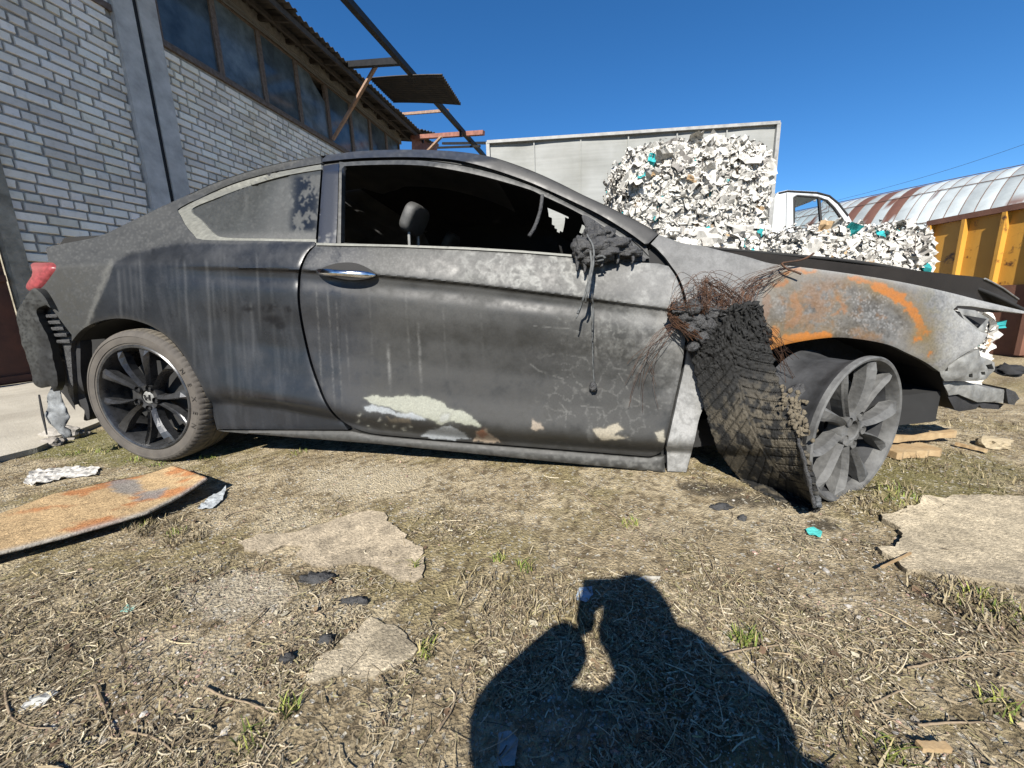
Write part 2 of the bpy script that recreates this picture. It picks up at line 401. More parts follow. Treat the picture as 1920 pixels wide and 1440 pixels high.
def brick_mat():
    m, n, b = mat_new('white_silicate_brick'); co = N(n, 'ShaderNodeTexCoord').outputs['Object']
    a = N(n, 'ShaderNodeAttribute', attribute_name='Col'); oi = N(n, 'ShaderNodeObjectInfo')
    geo = N(n, 'ShaderNodeNewGeometry'); t = tex_noise(n, 22, 8, .65, geo.outputs['Position']); t3 = tex_noise(n, 1.2, 4, .6, geo.outputs['Position'])
    k = N(n, 'ShaderNodeMapRange'); k.inputs[3].default_value = .86; k.inputs[4].default_value = 1.04; n.links.new(oi.outputs['Random'], k.inputs[0])
    s = N(n, 'ShaderNodeVectorMath', operation='SCALE'); n.links.new(a.outputs['Color'], s.inputs[0]); n.links.new(k.outputs[0], s.inputs['Scale'])
    r = ramp(n, t.outputs['Fac'], [(.3, (.86, .85, .82)), (.5, (1, 1, 1))]); c1 = mixc(n, 1.0, s.outputs[0], r.outputs[0], 'MULTIPLY')
    r3 = ramp(n, t3.outputs['Fac'], [(.45, (1, 1, 1)), (.75, (.86, .82, .74))]); c2 = mixc(n, 1.0, c1, r3.outputs[0], 'MULTIPLY')
    n.links.new(c2, b.inputs['Base Color']); b.inputs['Roughness'].default_value = .9
    t2 = tex_noise(n, 90, 6, .6, geo.outputs['Position']); bump(n, b, t2.outputs['Fac'], .6, .004); return m
MAT['brick'] = brick_mat()
MAT['mortar'] = simple('grey_mortar', (.29, .275, .25), .95, 0, .3, 20, .6, 120, .006)
MAT['conc_col'] = simple('weathered_grey_concrete', (.42, .41, .39), .9, 0, .25, 5, .5, 60, .006)
MAT['darkwood'] = simple('dark_old_timber', (.05, .042, .036), .85, 0, .4, 12, .5, 50, .006)
MAT['frame'] = simple('flaking_brown_window_frame', (.075, .05, .038), .8, 0, .45, 25, .5, 80, .004, c2=(.16, .13, .11))
MAT['glass'] = simple('grimy_window_glass', (.06, .08, .095), .12, 0, .5, 3, .12, 2.2, .004)
MAT['glass2'] = simple('dusty_window_glass', (.10, .125, .14), .18, 0, .5, 4, .1, 2.5, .004)
MAT['roofing'] = simple('dark_corrugated_roofing', (.035, .032, .03), .85, .0, .5, 6, .4, 60, .005, c2=(.07, .06, .05))
MAT['steelblack'] = simple('black_painted_steel', (.006, .006, .006), .7, .0, .4, 12, .3, 80, .003)
MAT['rustpink'] = simple('weathered_brown_timber', (.26, .17, .12), .85, 0, .3, 14, .4, 60, .004)
MAT['redpaint'] = simple('faded_red_girder', (.20, .085, .06), .8, 0, .35, 9, .4, 60, .004)
MAT['gate'] = simple('rusty_brown_gate', (.055, .022, .014), .75, .1, .4, 5, .5, 40, .005, c2=(.11, .042, .024))
MAT['cable'] = simple('grey_cable', (.12, .12, .12), .6, 0, .2, 20, 0)
X_END = 11.7
m = MB(); m.box((2.99, .018, 0), (X_END, .4, 4.22)); m.box((2.99, .018, 4.22), (4.5, .4, 5.7)); m.box((4.5, .02, 5.40), (X_END, .4, 5.85)); m.build('mortar_wall', MAT['mortar'], bld)
m = MB(); m.box((-3, .42, 0), (X_END, 9, 5.6)); m.build('warehouse_body', MAT['gap'], bld)
def brick_proto(Lb, seed):
    r = np.random.default_rng(seed); h = .079; V = []; j = lambda s: r.normal(0, s)
    for yy, ins in ((.03, 0), (.000, 0), (-.006, .004)):
        for sx, sz in ((-1, -1), (1, -1), (1, 1), (-1, 1)):
            V.append((sx * (Lb / 2 - ins + (abs(j(.004)) * -1 if yy < .01 else 0)), yy + (j(.0012) if yy < 0 else 0), sz * (h / 2 - ins * .8 + (-abs(j(.004)) if yy < .01 else 0))))
    Fc = [(a, a + 1 if a % 4 < 3 else a - 3, (a + 5 if a % 4 < 3 else a + 1), a + 4) for a in range(8)] + [(8, 9, 10, 11)]
    me = bpy.data.meshes.new('brick'); me.from_pydata(V, [], Fc); g = r.uniform(.76, .86); tint = np.array([1.0, r.uniform(.94, .965), r.uniform(.83, .89)])
    if r.random() < .12: g *= .8
    add_col(me, np.tile(g * tint, (len(V), 1))); me.materials.append(MAT['brick']); me.update(); return me, np.array(V), Fc, g * tint
PROTO = {k: [brick_proto(Lb, 100 * i + j) for j in range(10)] for i, (k, Lb) in enumerate({'s': .242, 'h': .114, 'q': .06}.items())}
LEN = {'s': .242, 'h': .114, 'q': .06}; slots = []
rb = np.random.default_rng(21)
for (xa, xb, z0, z1) in ((2.995, 4.30, .12, 5.6), (4.83, X_END, .12, 4.20)):
    nrow = int((z1 - z0) / .0985)
    for r_ in range(nrow):
        z = z0 + (r_ + .5) * .0985; x = xa - (rb.uniform(.0, .06) if r_ % 2 else 0); header = (r_ % 4 == 2); first = True
        if r_ % 2: x += 0; seq = 'h'
        else: seq = 's'
        while x < xb - .03:
            kind = ('h' if rb.random() < .85 else 's') if header else ('s' if rb.random() < .88 else 'h')
            if first: kind = 'h' if (r_ % 2) else ('s' if not header else 'h'); first = False
            if x + LEN[kind] > xb: kind = 'h' if x + LEN['h'] <= xb + .01 else 'q'
            if x + LEN[kind] > xb + .02: break
            slots.append((x + LEN[kind] / 2, z + rb.normal(0, .0015), kind, rb.normal(0, .006))); x += LEN[kind] + rb.uniform(.012, .024)
cen = b_world(np.array([(s[0], 0, s[1]) for s in slots])); pp = project(cen); dep = (cen - CAMP) @ fw
silx = np.interp(pp[:, 0], SIL_X := [0, 86, 183, 300, 400, 533, 673, 800], [480, 480, 443, 388, 343, 303, 283, 280])
vis = (pp[:, 0] > -10) & (pp[:, 0] < 1920) & (pp[:, 1] > -10) & (pp[:, 1] < silx + 6)
score = np.where(vis, np.array([LEN[s[2]] for s in slots]) / dep ** 2, 0); top = set(np.argsort(-score)[:300])
stuff = MB()
for i, (x, z, k, tilt) in enumerate(slots):
    me, V, Fc, cc = PROTO[k][int(rb.integers(10))]
    if i in top:
        o = bpy.data.objects.new('brick', me); COL.objects.link(o); o.parent = bld; o.location = (x, 0, z); o.rotation_euler = (0, tilt, 0)
    else: stuff.add(V + (x, 0, z), Fc, cc * rb.uniform(.75, 1.1))
tag(stuff.build('brick_field', MAT['brick'], bld), kind='stuff')
m = MB(); m.box((4.30, -.05, 0), (4.535, .3, 6.0)); m.box((4.595, -.05, 0), (4.83, .3, 5.9)); m.build('concrete_column', MAT['conc_col'], bld)
m = MB(); m.box((4.53, -.03, 0), (4.60, .3, 5.9)); m.build('column_joint', MAT['soot'], bld)
lp = on_wall((165, 0)); m = MB(); m.box((2.99, -.03, 4.23), (4.297, .0, 4.30)); m.build('lintel_strip', MAT['frame'], bld)
m = MB(); m.bar((4.40, -.10, 2.0), (4.72, -.16, 1.93), .04, .03); m.build('wall_bracket', MAT['steelblack'], bld)
# windows
WX = [4.845, 5.74, 6.58, 7.43, 8.30, 9.13, 9.95, 10.75, 11.5]; Z0, Z1 = 4.245, 5.39
m = MB(); m.box((4.84, -.03, 4.195), (X_END, .05, 4.245)); m.build('window_sill', MAT['frame'], bld)
for i in range(len(WX) - 1):
    a, b2 = WX[i], WX[i + 1]; m = MB(); f = .045
    m.box((a + .002, -.012, Z0 + .001), (a + f, .06, Z1)); m.box((b2 - f, -.012, Z0 + .001), (b2 - .002, .06, Z1)); m.box((a + f, -.010, Z0 + .001), (b2 - f, .058, Z0 + .04)); m.box((a + f, -.010, Z1 - .05), (b2 - f, .058, Z1))
    wd = m.build('window', MAT['frame'], bld)
    pane = [(a + f - .01, Z0 + .03), (b2 - f + .01, Z0 + .03), (b2 - f + .01, Z1 - .04), (a + f - .01, Z1 - .04)]
    if i == 3: pane = [pane[0], pane[1], (pane[1][0], Z0 + .75), (a + .5, Z1 - .15), (a + .42, Z1 - .04), pane[3]]
    tl = .02 * math.sin(i * 2.7)
    V = [(x, .02 + tl * (z - Z0) * .3, z) for x, z in pane] + [(x, .026 + tl * (z - Z0) * .3, z) for x, z in pane]; k = len(pane)
    Fc = [tuple(range(k)), tuple(range(2 * k - 1, k - 1, -1))] + [(j, (j + 1) % k, k + (j + 1) % k, k + j) for j in range(k)]
    mesh_obj('pane', V, Fc, MAT['glass' if i % 2 == 0 else 'glass2'], wd)
m = MB(); m.box((4.84, .30, 4.2), (X_END, .36, 5.45)); m.build('dark_interior', MAT['gap'], bld)
# eaves: rafters, soffit, fascia, corrugated sheets
def corrugated(name, x0, x1, ya, za, yb, zb_, mat, parent, pitch=.13, amp=.022, ny=6, sag=0.0, across=False, thick=.006):
    n = int((x1 - x0) / pitch * 8); V = []
    for j in range(ny + 1):
        q = j / ny
        for i in range(n + 1):
            x = x0 + (x1 - x0) * i / n; V.append((x, ya + (yb - ya) * q, za + (zb_ - za) * q + amp * math.sin(2 * math.pi * (x - x0) / pitch) - sag * math.sin(math.pi * q)))
    Fc = [(j * (n + 1) + i, j * (n + 1) + i + 1, (j + 1) * (n + 1) + i + 1, (j + 1) * (n + 1) + i) for j in range(ny) for i in range(n)]
    o = mesh_obj(name, V, Fc, mat, parent, True); s = o.modifiers.new('t', 'SOLIDIFY'); s.thickness = thick; return o
r2 = np.random.default_rng(8); x = 2.0; ri = 0
while x < X_END + .3:
    wd = 1.15; corrugated('roof_sheet', x, min(x + wd + .05, X_END + .5), -.74 + r2.normal(0, .025), 5.52 + r2.normal(0, .012) + .004 * (ri % 2), .9, 5.80 + .004 * (ri % 2), MAT['roofing'], bld, .14, .02); x += wd; ri += 1
for i in range(13):
    x = 4.2 + i * .62; m = MB(); m.bar((x, .1, 5.60), (x, -.62, 5.455), .05, .075); m.build('rafter', MAT['darkwood'], bld)
m = MB(); m.box((2, -.64, 5.405), (X_END, -.60, 5.50)); m.build('fascia_board', MAT['darkwood'], bld)
m = MB(); m.box((2, -.3, 5.45), (X_END, -.25, 5.52)); m.build('purlin', MAT['darkwood'], bld)
rr = np.random.default_rng(31); cb = MB()
for k in range(3):
    xs_ = np.linspace(4.6, 11.4, 60); cb.tube(np.c_[xs_, np.full(60, -.06 - .015 * k), 5.37 + .03 * k - .03 * np.abs(np.sin(xs_ * 1.35 + k)) + .01 * noise(np.c_[xs_, xs_ * 0], 1.5, k)], .012 if k == 0 else .008, 5)
cb.build('wall_cable', MAT['cable'], bld, True)
# gate at the left edge
gate = empty('steel_gate', tuple(b_world([(1.6, 0, .12)])[0]), math.atan2(Wd[1], Wd[0])); tag(gate, 'rusty brown sheet steel gate at the left edge of the brick wall', 'gate')
for k in range(2):
    m = MB(); m.box((-1.2 + k * 1.22, .0, 0), (.0 + k * 1.22, .04, 3.0)); pnl = m.build('gate_leaf', MAT['gate'], gate)
    for q in range(4): m2 = MB(); m2.box((-1.2 + k * 1.22 + .0 , -.03, .02 + q * .96), (.0 + k * 1.22 - .01, .0, .08 + q * .96)); m2.build('gate_rail', MAT['gate'], pnl)
m = MB(); m.box((1.25, -.05, -.12), (1.385, .12, 3.3)); m.build('gate_post', simple('peeling_gate_post', (.16, .145, .11), .9, 0, .3, 8, .8, 45, .012, c2=(.34, .31, .25)), gate)
# ---- canopy frame over the yard
cf = empty('canopy_frame', tuple(b_world([(8, -1.5, 5)])[0]), 0); 
def bw(px, y): return b_world(on_wall(px, y))[0]
tag(cf, 'bare black steel canopy frame sticking out from the warehouse eaves', 'frame')
cf.location = (0, 0, 0)
def beam(name, a, b, wd, ht, mat): m = MB(); m.bar(a, b, wd, ht); return m.build(name, MAT[mat], cf)
B0, B1 = b_world([(3.5, -2.2, 4.80)])[0], bw((916, 302), -2.2)
Bm = bw((747, 110), -2.2); d_ = (Bm - B1); B0 = B1 + d_ * 2.1
beam('long_beam', B0, B1, .09, .10, 'steelblack')
for (pa, ya), (pb, yb), wd, mt in ((((650, 122), -.62), ((752, 115), -2.2), .10, 'steelblack'), (((755, 214), -.62), ((840, 207), -2.2), .055, 'rustpink'), (((772, 258), -.45), ((907, 249), -2.75), .10, 'redpaint'), (((830, 269), -.9), ((922, 268), -2.75), .06, 'steelblack'), (((820, 277), -.9), ((900, 274), -2.5), .05, 'steelblack')):
    beam('cross_beam', bw(pa, ya), bw(pb, yb), wd, wd, mt)
beam('brace', bw((706, 122), -1.42), bw((658, 205), -.5), .06, .05, 'rustpink'); beam('brace', bw((658, 205), -.5), bw((624, 262), -.04), .06, .05, 'rustpink')
beam('brace', bw((828, 256), -1.5), bw((800, 285), -.9), .06, .05, 'rustpink')
beam('hanger', bw((793, 246), -.7), bw((793, 268), -.7), .05, .05, 'steelblack'); beam('hanger', bw((864, 240), -2.2), bw((864, 256), -2.2), .06, .06, 'steelblack')
m = MB(); q = [bw((772, 250), -.5), bw((792, 250), -.6), bw((800, 262), -.6), bw((820, 268), -.7), bw((815, 280), -.7), bw((772, 282), -.5)]; q = np.array(q)
m.add(np.r_[q, q + .15 * bx_], [tuple(range(6)), tuple(range(11, 5, -1))] + [(i, (i + 1) % 6, 6 + (i + 1) % 6, 6 + i) for i in range(6)]); m.build('red_plate', MAT['redpaint'], cf)
# torn roofing left on the frame
def sheet_quad(name, pxs, ys_, mat, label, cat, n=40, amp=.018, waves=14, bend=.0):
    C = np.array([bw(p, y) for p, y in zip(pxs, ys_)]); V = []   # corners: far-left, far-right, near-right, near-left
    up_ = np.cross(C[1] - C[0], C[3] - C[0]); up_ /= np.linalg.norm(up_); up_ *= np.sign(up_[2]); nu = waves * 8
    for j in range(13):
        for i in range(nu + 1):
            u_, v_ = j / 12, i / nu
            P = (C[0] * (1 - u_) + C[1] * u_) * (1 - v_) + (C[3] * (1 - u_) + C[2] * u_) * v_
            V.append(P + up_ * (amp * math.sin(2 * math.pi * waves * v_) - bend * u_ ** 2))
    o = mesh_obj(name, V, [(j * (nu + 1) + i, j * (nu + 1) + i + 1, (j + 1) * (nu + 1) + i + 1, (j + 1) * (nu + 1) + i) for j in range(12) for i in range(nu)], mat, None, True)
    s = o.modifiers.new('t', 'SOLIDIFY'); s.thickness = .008; tag(o, label, cat); return o
sheet_quad('corrugated_sheet', [(692, 147), (830, 133), (866, 190), (738, 192)], [-.9, -3.0, -3.0, -.9], MAT['roofing'], 'torn dark corrugated sheet lying across the bare canopy beam', 'roof sheet', bend=.06)
sheet_quad('corrugated_sheet', [(765, 249), (790, 243), (818, 250), (790, 258)], [-.2, -.8, -.8, -.2], MAT['roofing'], 'small bent dark roofing scrap above the red girder end', 'roof sheet', waves=5)
# ================================================================== THE BURNT COUPE
# local frame of the car: x forward from the rear axle, y inward from the near flank, z up
YAW = math.radians(-9.0)
CO = np.array([-1.794, 1.867, 0.0])
cu = np.array([math.cos(YAW), math.sin(YAW), 0]); cv = np.array([-math.sin(YAW), math.cos(YAW), 0])
CARW = 1.84
car = empty('burnt_coupe', CO, YAW)
tag(car, 'burnt-out dark grey two-door coupe, its front end scorched to bare rusty metal', 'car')
def to_local(P):
    Q = np.atleast_2d(P) - CO; return np.stack([Q @ cu, Q @ cv, Q[:, 2]], 1)
def to_world(L):
    L = np.atleast_2d(L); return CO + L[:, :1] * cu + L[:, 1:2] * cv + L[:, 2:] * np.array([0, 0, 1.0])
CL = to_local(CAMP)[0]
def lrays(P):
    d = rays(P); return np.stack([d @ cu, d @ cv, d[:, 2]], 1)
def flat(P, t):
    d = lrays(P); lam = (t - CL[1]) / d[:, 1]; return CL + d * lam[:, None]
def line_sz(px, t):
    L = flat(px, t); return L[:, 0], L[:, 2]
# character lines of the flank
_cs, _cz = line_sz([(213, 496), (260, 500), (350, 500), (450, 502), (560, 505), (700, 514), (880, 531), (1050, 552), (1250, 578)], .005)
_bs, _bz = line_sz([(150, 500), (213, 488), (240, 477), (300, 461), (360, 455), (440, 455), (594, 458), (880, 467), (1077, 479), (1247, 496)], .06)
_ls, _lz = line_sz([(417, 737), (500, 748), (612, 768), (690, 784), (900, 806), (1240, 832)], .0)
def zc(s): return np.interp(s, np.r_[_cs, 3.9], np.r_[_cz, .52])
def zb(s): return np.maximum(np.interp(s, np.r_[_bs, 3.0, 3.9], np.r_[_bz, .80, .70]), zc(s) + .035)
def zl(s): return np.interp(s, np.r_[-1, _ls, 3.9], np.r_[.42, _lz, .12])
def soft(q, v, sig=.028):
    """profile nodes -> smooth curve, the crease at q = 1 kept crisp"""
    g_ = np.linspace(q[0], 2 - q[0], 900); w_ = np.interp(np.where(g_ > 1, 2 - g_, g_), q, v); d_ = g_[1] - g_[0]; k_ = np.exp(-.5 * (np.arange(-60, 61) * d_ / sig) ** 2); k_ /= k_.sum()
    s_ = np.convolve(np.pad(w_, 60, mode='edge'), k_, 'valid'); near = np.clip((g_ - .955) / .045, 0, 1); s_ = s_ * (1 - near) + w_ * near; m_ = g_ <= 1.0; return g_[m_], s_[m_]
_nq = np.array([-.12, -.06, 0, .05, .22, .42, .6, .74, .86, .93, .975, 1.0])
_PD = soft(_nq, np.array([.075, .035, .000, .001, .022, .036, .031, .012, .008, .024, .020, 0.0]))
_PQ = soft(_nq, np.array([.045, .018, .004, .004, .006, .004, -.003, -.007, -.006, -.002, .0, .002]))
_PF = soft(_nq, np.array([.06, .03, .012, .012, .012, .006, .0, -.004, -.004, -.002, 0, .002]))
def T(s, z):
    """how far the flank lies inside the widest plane"""
    b, c, l = zb(s), zc(s), zl(s); H = c - l
    rear = 1 - sstep(.2, .75, s)
    q = (z - l) / H
    t = np.interp(q, *_PD); quarter_t = np.interp(q, *_PQ); front_t = np.interp(q, *_PF)
    fr = sstep(2.45, 2.75, s)
    t = t * (1 - rear) + quarter_t * rear; t = t * (1 - fr) + front_t * fr
    up1 = np.clip((z - c) / np.maximum(.02, b - c), 0, 1); shoulder = .048 * up1 ** 1.4
    g = np.maximum(0, z - b)
    sl = .47 + .75 * rear
    green = sl * g + 1.3 * np.maximum(0, z - 1.33) * (1 - .5 * rear)
    t = t + np.where(z > c, shoulder + green, 0)
    t = t + .26 * np.maximum(0, (s - 2.95) / .9) ** 2 + np.where(s < -.35, .26 * np.minimum(.55, -.35 - s) ** 2 + .28 * np.maximum(0, -.9 - s), 0)
    return t
def on_flank(P, dt=0.0):
    d = lrays(P); lo = np.full(len(d), .6); hi = np.maximum(.7, (.62 + dt - CL[1]) / np.maximum(.05, d[:, 1]))
    for _ in range(40):
        mid = (lo + hi) / 2; L = CL + d * mid[:, None]
        inside = L[:, 1] > T(L[:, 0], L[:, 2]) + dt
        hi = np.where(inside, mid, hi); lo = np.where(inside, lo, mid)
    return CL + d * hi[:, None]
PANELS = {}
def panel(name, poly, mat, parent=None, g=4.0, dt=0.0, skirt=.02, holes=(), color=None, rnd=.003, mapper=None, smooth=True, label=None, noise_amp=0.0):
    lp = [dense(poly, g)] + [dense(h, g) for h in holes]
    V, Fc, li = tri_fill(lp, g)
    used = sorted({i for f in Fc for i in f}); mp = {o: i for i, o in enumerate(used)}
    li = [[mp[i] for i in l if i in mp] for l in li]
    V = V[used]; Fc = [tuple(mp[i] for i in f) for f in Fc]
    L = (mapper or (lambda P: on_flank(P, dt)))(V)
    if rnd:
        dd = np.full(len(V), 1e9)
        dd = d_pts(V, np.vstack([dense(l, g * .5) for l in lp]))
        L[:, 1] += rnd * np.exp(-dd / 3.0)
    if noise_amp: L[:, 1] += noise_amp * fbm(L, 7, 4, len(name))
    # outward normals (towards -y)
    a, b, c = Fc[0]; nn = np.cross(L[b] - L[a], L[c] - L[a])
    fl = nn[1] > 0
    if fl: Fc = [f[::-1] for f in Fc]
    cols = color(V, L) if color is not None else None
    if skirt:
        ext = [L]; cex = [cols] if cols is not None else None; base = len(L)
        for l in li:
            P0 = L[l]; n = len(l); P1 = P0 + (0, skirt, 0); ext += [P0, P1]
            if cols is not None: cex += [cols[l] * .9, cols[l] * .6]
            for i in range(n):
                j = (i + 1) % n; f = (base + i, base + j, base + n + j, base + n + i); Fc.append(f)
            base += 2 * n
        L = np.concatenate(ext)
        if cols is not None: cols = np.concatenate(cex)
    o = mesh_obj(name, L, Fc, mat, parent if parent is not None else car, smooth, cols, 50)
    if label: o['label'] = label
    return o
# ---- outlines measured in the photograph
SIL = smooth_line([(86, 470), (88, 463), (120, 456), (183, 443), (240, 417), (300, 388), (347, 367), (400, 343), (467, 320), (533, 303), (600, 292), (640, 287), (673, 283), (747, 280), (813, 281), (870, 285), (913, 292), (943, 300), (993, 318), (1043, 340), (1093, 365), (1143, 388), (1193, 413), (1220, 428), (1235, 438)], 9)
GAP = smooth_line([(603, 303), (673, 296), (770, 294), (843, 298), (893, 308), (943, 323), (993, 341), (1030, 357), (1080, 380), (1130, 405), (1180, 436), (1213, 460)], 9)
def sil_between(x0, x1): return SIL[(SIL[:, 0] >= x0) & (SIL[:, 0] <= x1)]
ARCH_R = smooth_line([(133, 640), (150, 620), (170, 608), (195, 600), (222, 597), (252, 601), (285, 613), (315, 633), (340, 661), (365, 702), (385, 742), (398, 777), (406, 806)], 6)
DOOR_L = smooth_line([(592, 459), (576, 478), (565, 505), (562, 535), (562, 565), (567, 602), (575, 641), (585, 681), (599, 722), (614, 757), (634, 783), (662, 802), (692, 812), (720, 816)], 6)
DOOR_B = smooth_line([(720, 816), (800, 823), (900, 831), (1000, 839), (1100, 847), (1185, 854), (1222, 856), (1243, 846)], 8)
DOOR_R = smooth_line([(1243, 846), (1256, 790), (1268, 735), (1278, 690), (1285, 640), (1284, 590), (1280, 553), (1268, 520), (1254, 499)], 6)
DOOR_T = np.array([(1254, 499), (1235, 494), (1130, 489), (1077, 481), (980, 473), (880, 467), (740, 462), (592, 459)])
QTRIM_O = smooth_line([(590, 455), (480, 453), (380, 451), (362, 441), (347, 423), (338, 405), (333, 395), (347, 386), (367, 376), (433, 347), (500, 327), (560, 315), (601, 308)], 7)
GLASS = np.vstack([smooth_line([(592, 448), (500, 447), (420, 445), (400, 437), (377, 413), (358, 393), (400, 373), (467, 348), (533, 329), (602, 317)], 6)])
WIN_TOP = smooth_line([(640, 316), (645, 311), (727, 308), (793, 310), (843, 317), (893, 327), (943, 340), (993, 355), (1017, 366), (1060, 386), (1096, 405), (1130, 424), (1165, 446), (1200, 478)], 7)
WIN = np.vstack([[(638, 457)], WIN_TOP, [(1203, 486), (1130, 484), (1077, 477), (980, 469), (880, 463), (740, 458)]])
FRAME_O = smooth_line([(631, 458), (633, 400), (636, 312), (645, 304), (727, 300), (793, 301), (850, 308), (900, 318), (950, 332), (1010, 354), (1060, 378), (1120, 410), (1180, 447), (1219, 484)], 8)
FEND_TOP = smooth_line([(1236, 440), (1258, 448), (1282, 456), (1317, 461), (1345, 468), (1400, 481), (1447, 494), (1513, 502), (1580, 511), (1647, 521), (1713, 533), (1780, 548), (1847, 565), (1925, 584)], 8)
FEND_FR = np.array([(1921, 588), (1860, 580), (1822, 574), (1797, 573), (1789, 580), (1800, 592), (1820, 608), (1838, 621), (1853, 627), (1846, 640), (1840, 646), (1800, 670), (1762, 697)])
ARCH_F = smooth_line([(1762, 697), (1736, 679), (1700, 661), (1665, 646), (1612, 636), (1559, 633), (1488, 643), (1447, 656), (1400, 682), (1355, 722), (1317, 770), (1302, 830), (1287, 886)], 7)
DOOR_R2 = DOOR_R[::-1] + (4.5, 0)
# ---- colours of the burnt flank
def mixv(a, b, k): return a * (1 - k[:, None]) + np.asarray(b) * k[:, None]
def ash_noise(L, sc, seed, oc=6): return np.clip(.5 + fbm(L, sc, oc, seed, .68), 0, 1)
def marble(L, sc, seed):
    """thin wandering veins"""
    Wp = L + .35 / sc * np.c_[fbm(L, sc * .9, 3, seed + 1), fbm(L, sc * .9, 3, seed + 2), fbm(L, sc * .9, 3, seed + 3)]
    return np.clip(1 - np.abs(fbm(Wp, sc, 4, seed, .6)) * 4.2, 0, 1)
def streaks(V, xs, k=1.0, seed=1):
    r = np.zeros(len(V)); rg = np.random.default_rng(seed)
    for (x, y0, y1, wd, a) in xs:
        dx = np.abs(V[:, 0] - (x + (V[:, 1] - y0) * .06 + 1.2 * noise(np.c_[V[:, 1:2] * .02, V[:, 1:2] * 0 + x], 1, 2)))
        r = np.maximum(r, a * np.clip(1 - dx / wd, 0, 1) * sstep(y0, y0 + 14, V[:, 1]) * (1 - sstep(y1 - 60, y1, V[:, 1])))
    return r * k
_rs = np.random.default_rng(11)
CRACKS = []
CELLS = np.c_[_rs.uniform(960, 1270, 95), _rs.uniform(600, 850, 95)]
CRACKS += [[(975, 575), (1010, 580), (1040, 592), (1062, 606), (1078, 612)], [(1000, 611), (1035, 614), (1070, 616), (1085, 622)], [(985, 675), (1010, 695), (1045, 707), (1075, 716)],
           [(1150, 690), (1200, 698), (1245, 705)], [(1080, 760), (1130, 765), (1135, 790), (1128, 810)], [(1050, 755), (1062, 770), (1060, 800)], [(1160, 700), (1185, 745), (1225, 768)]]
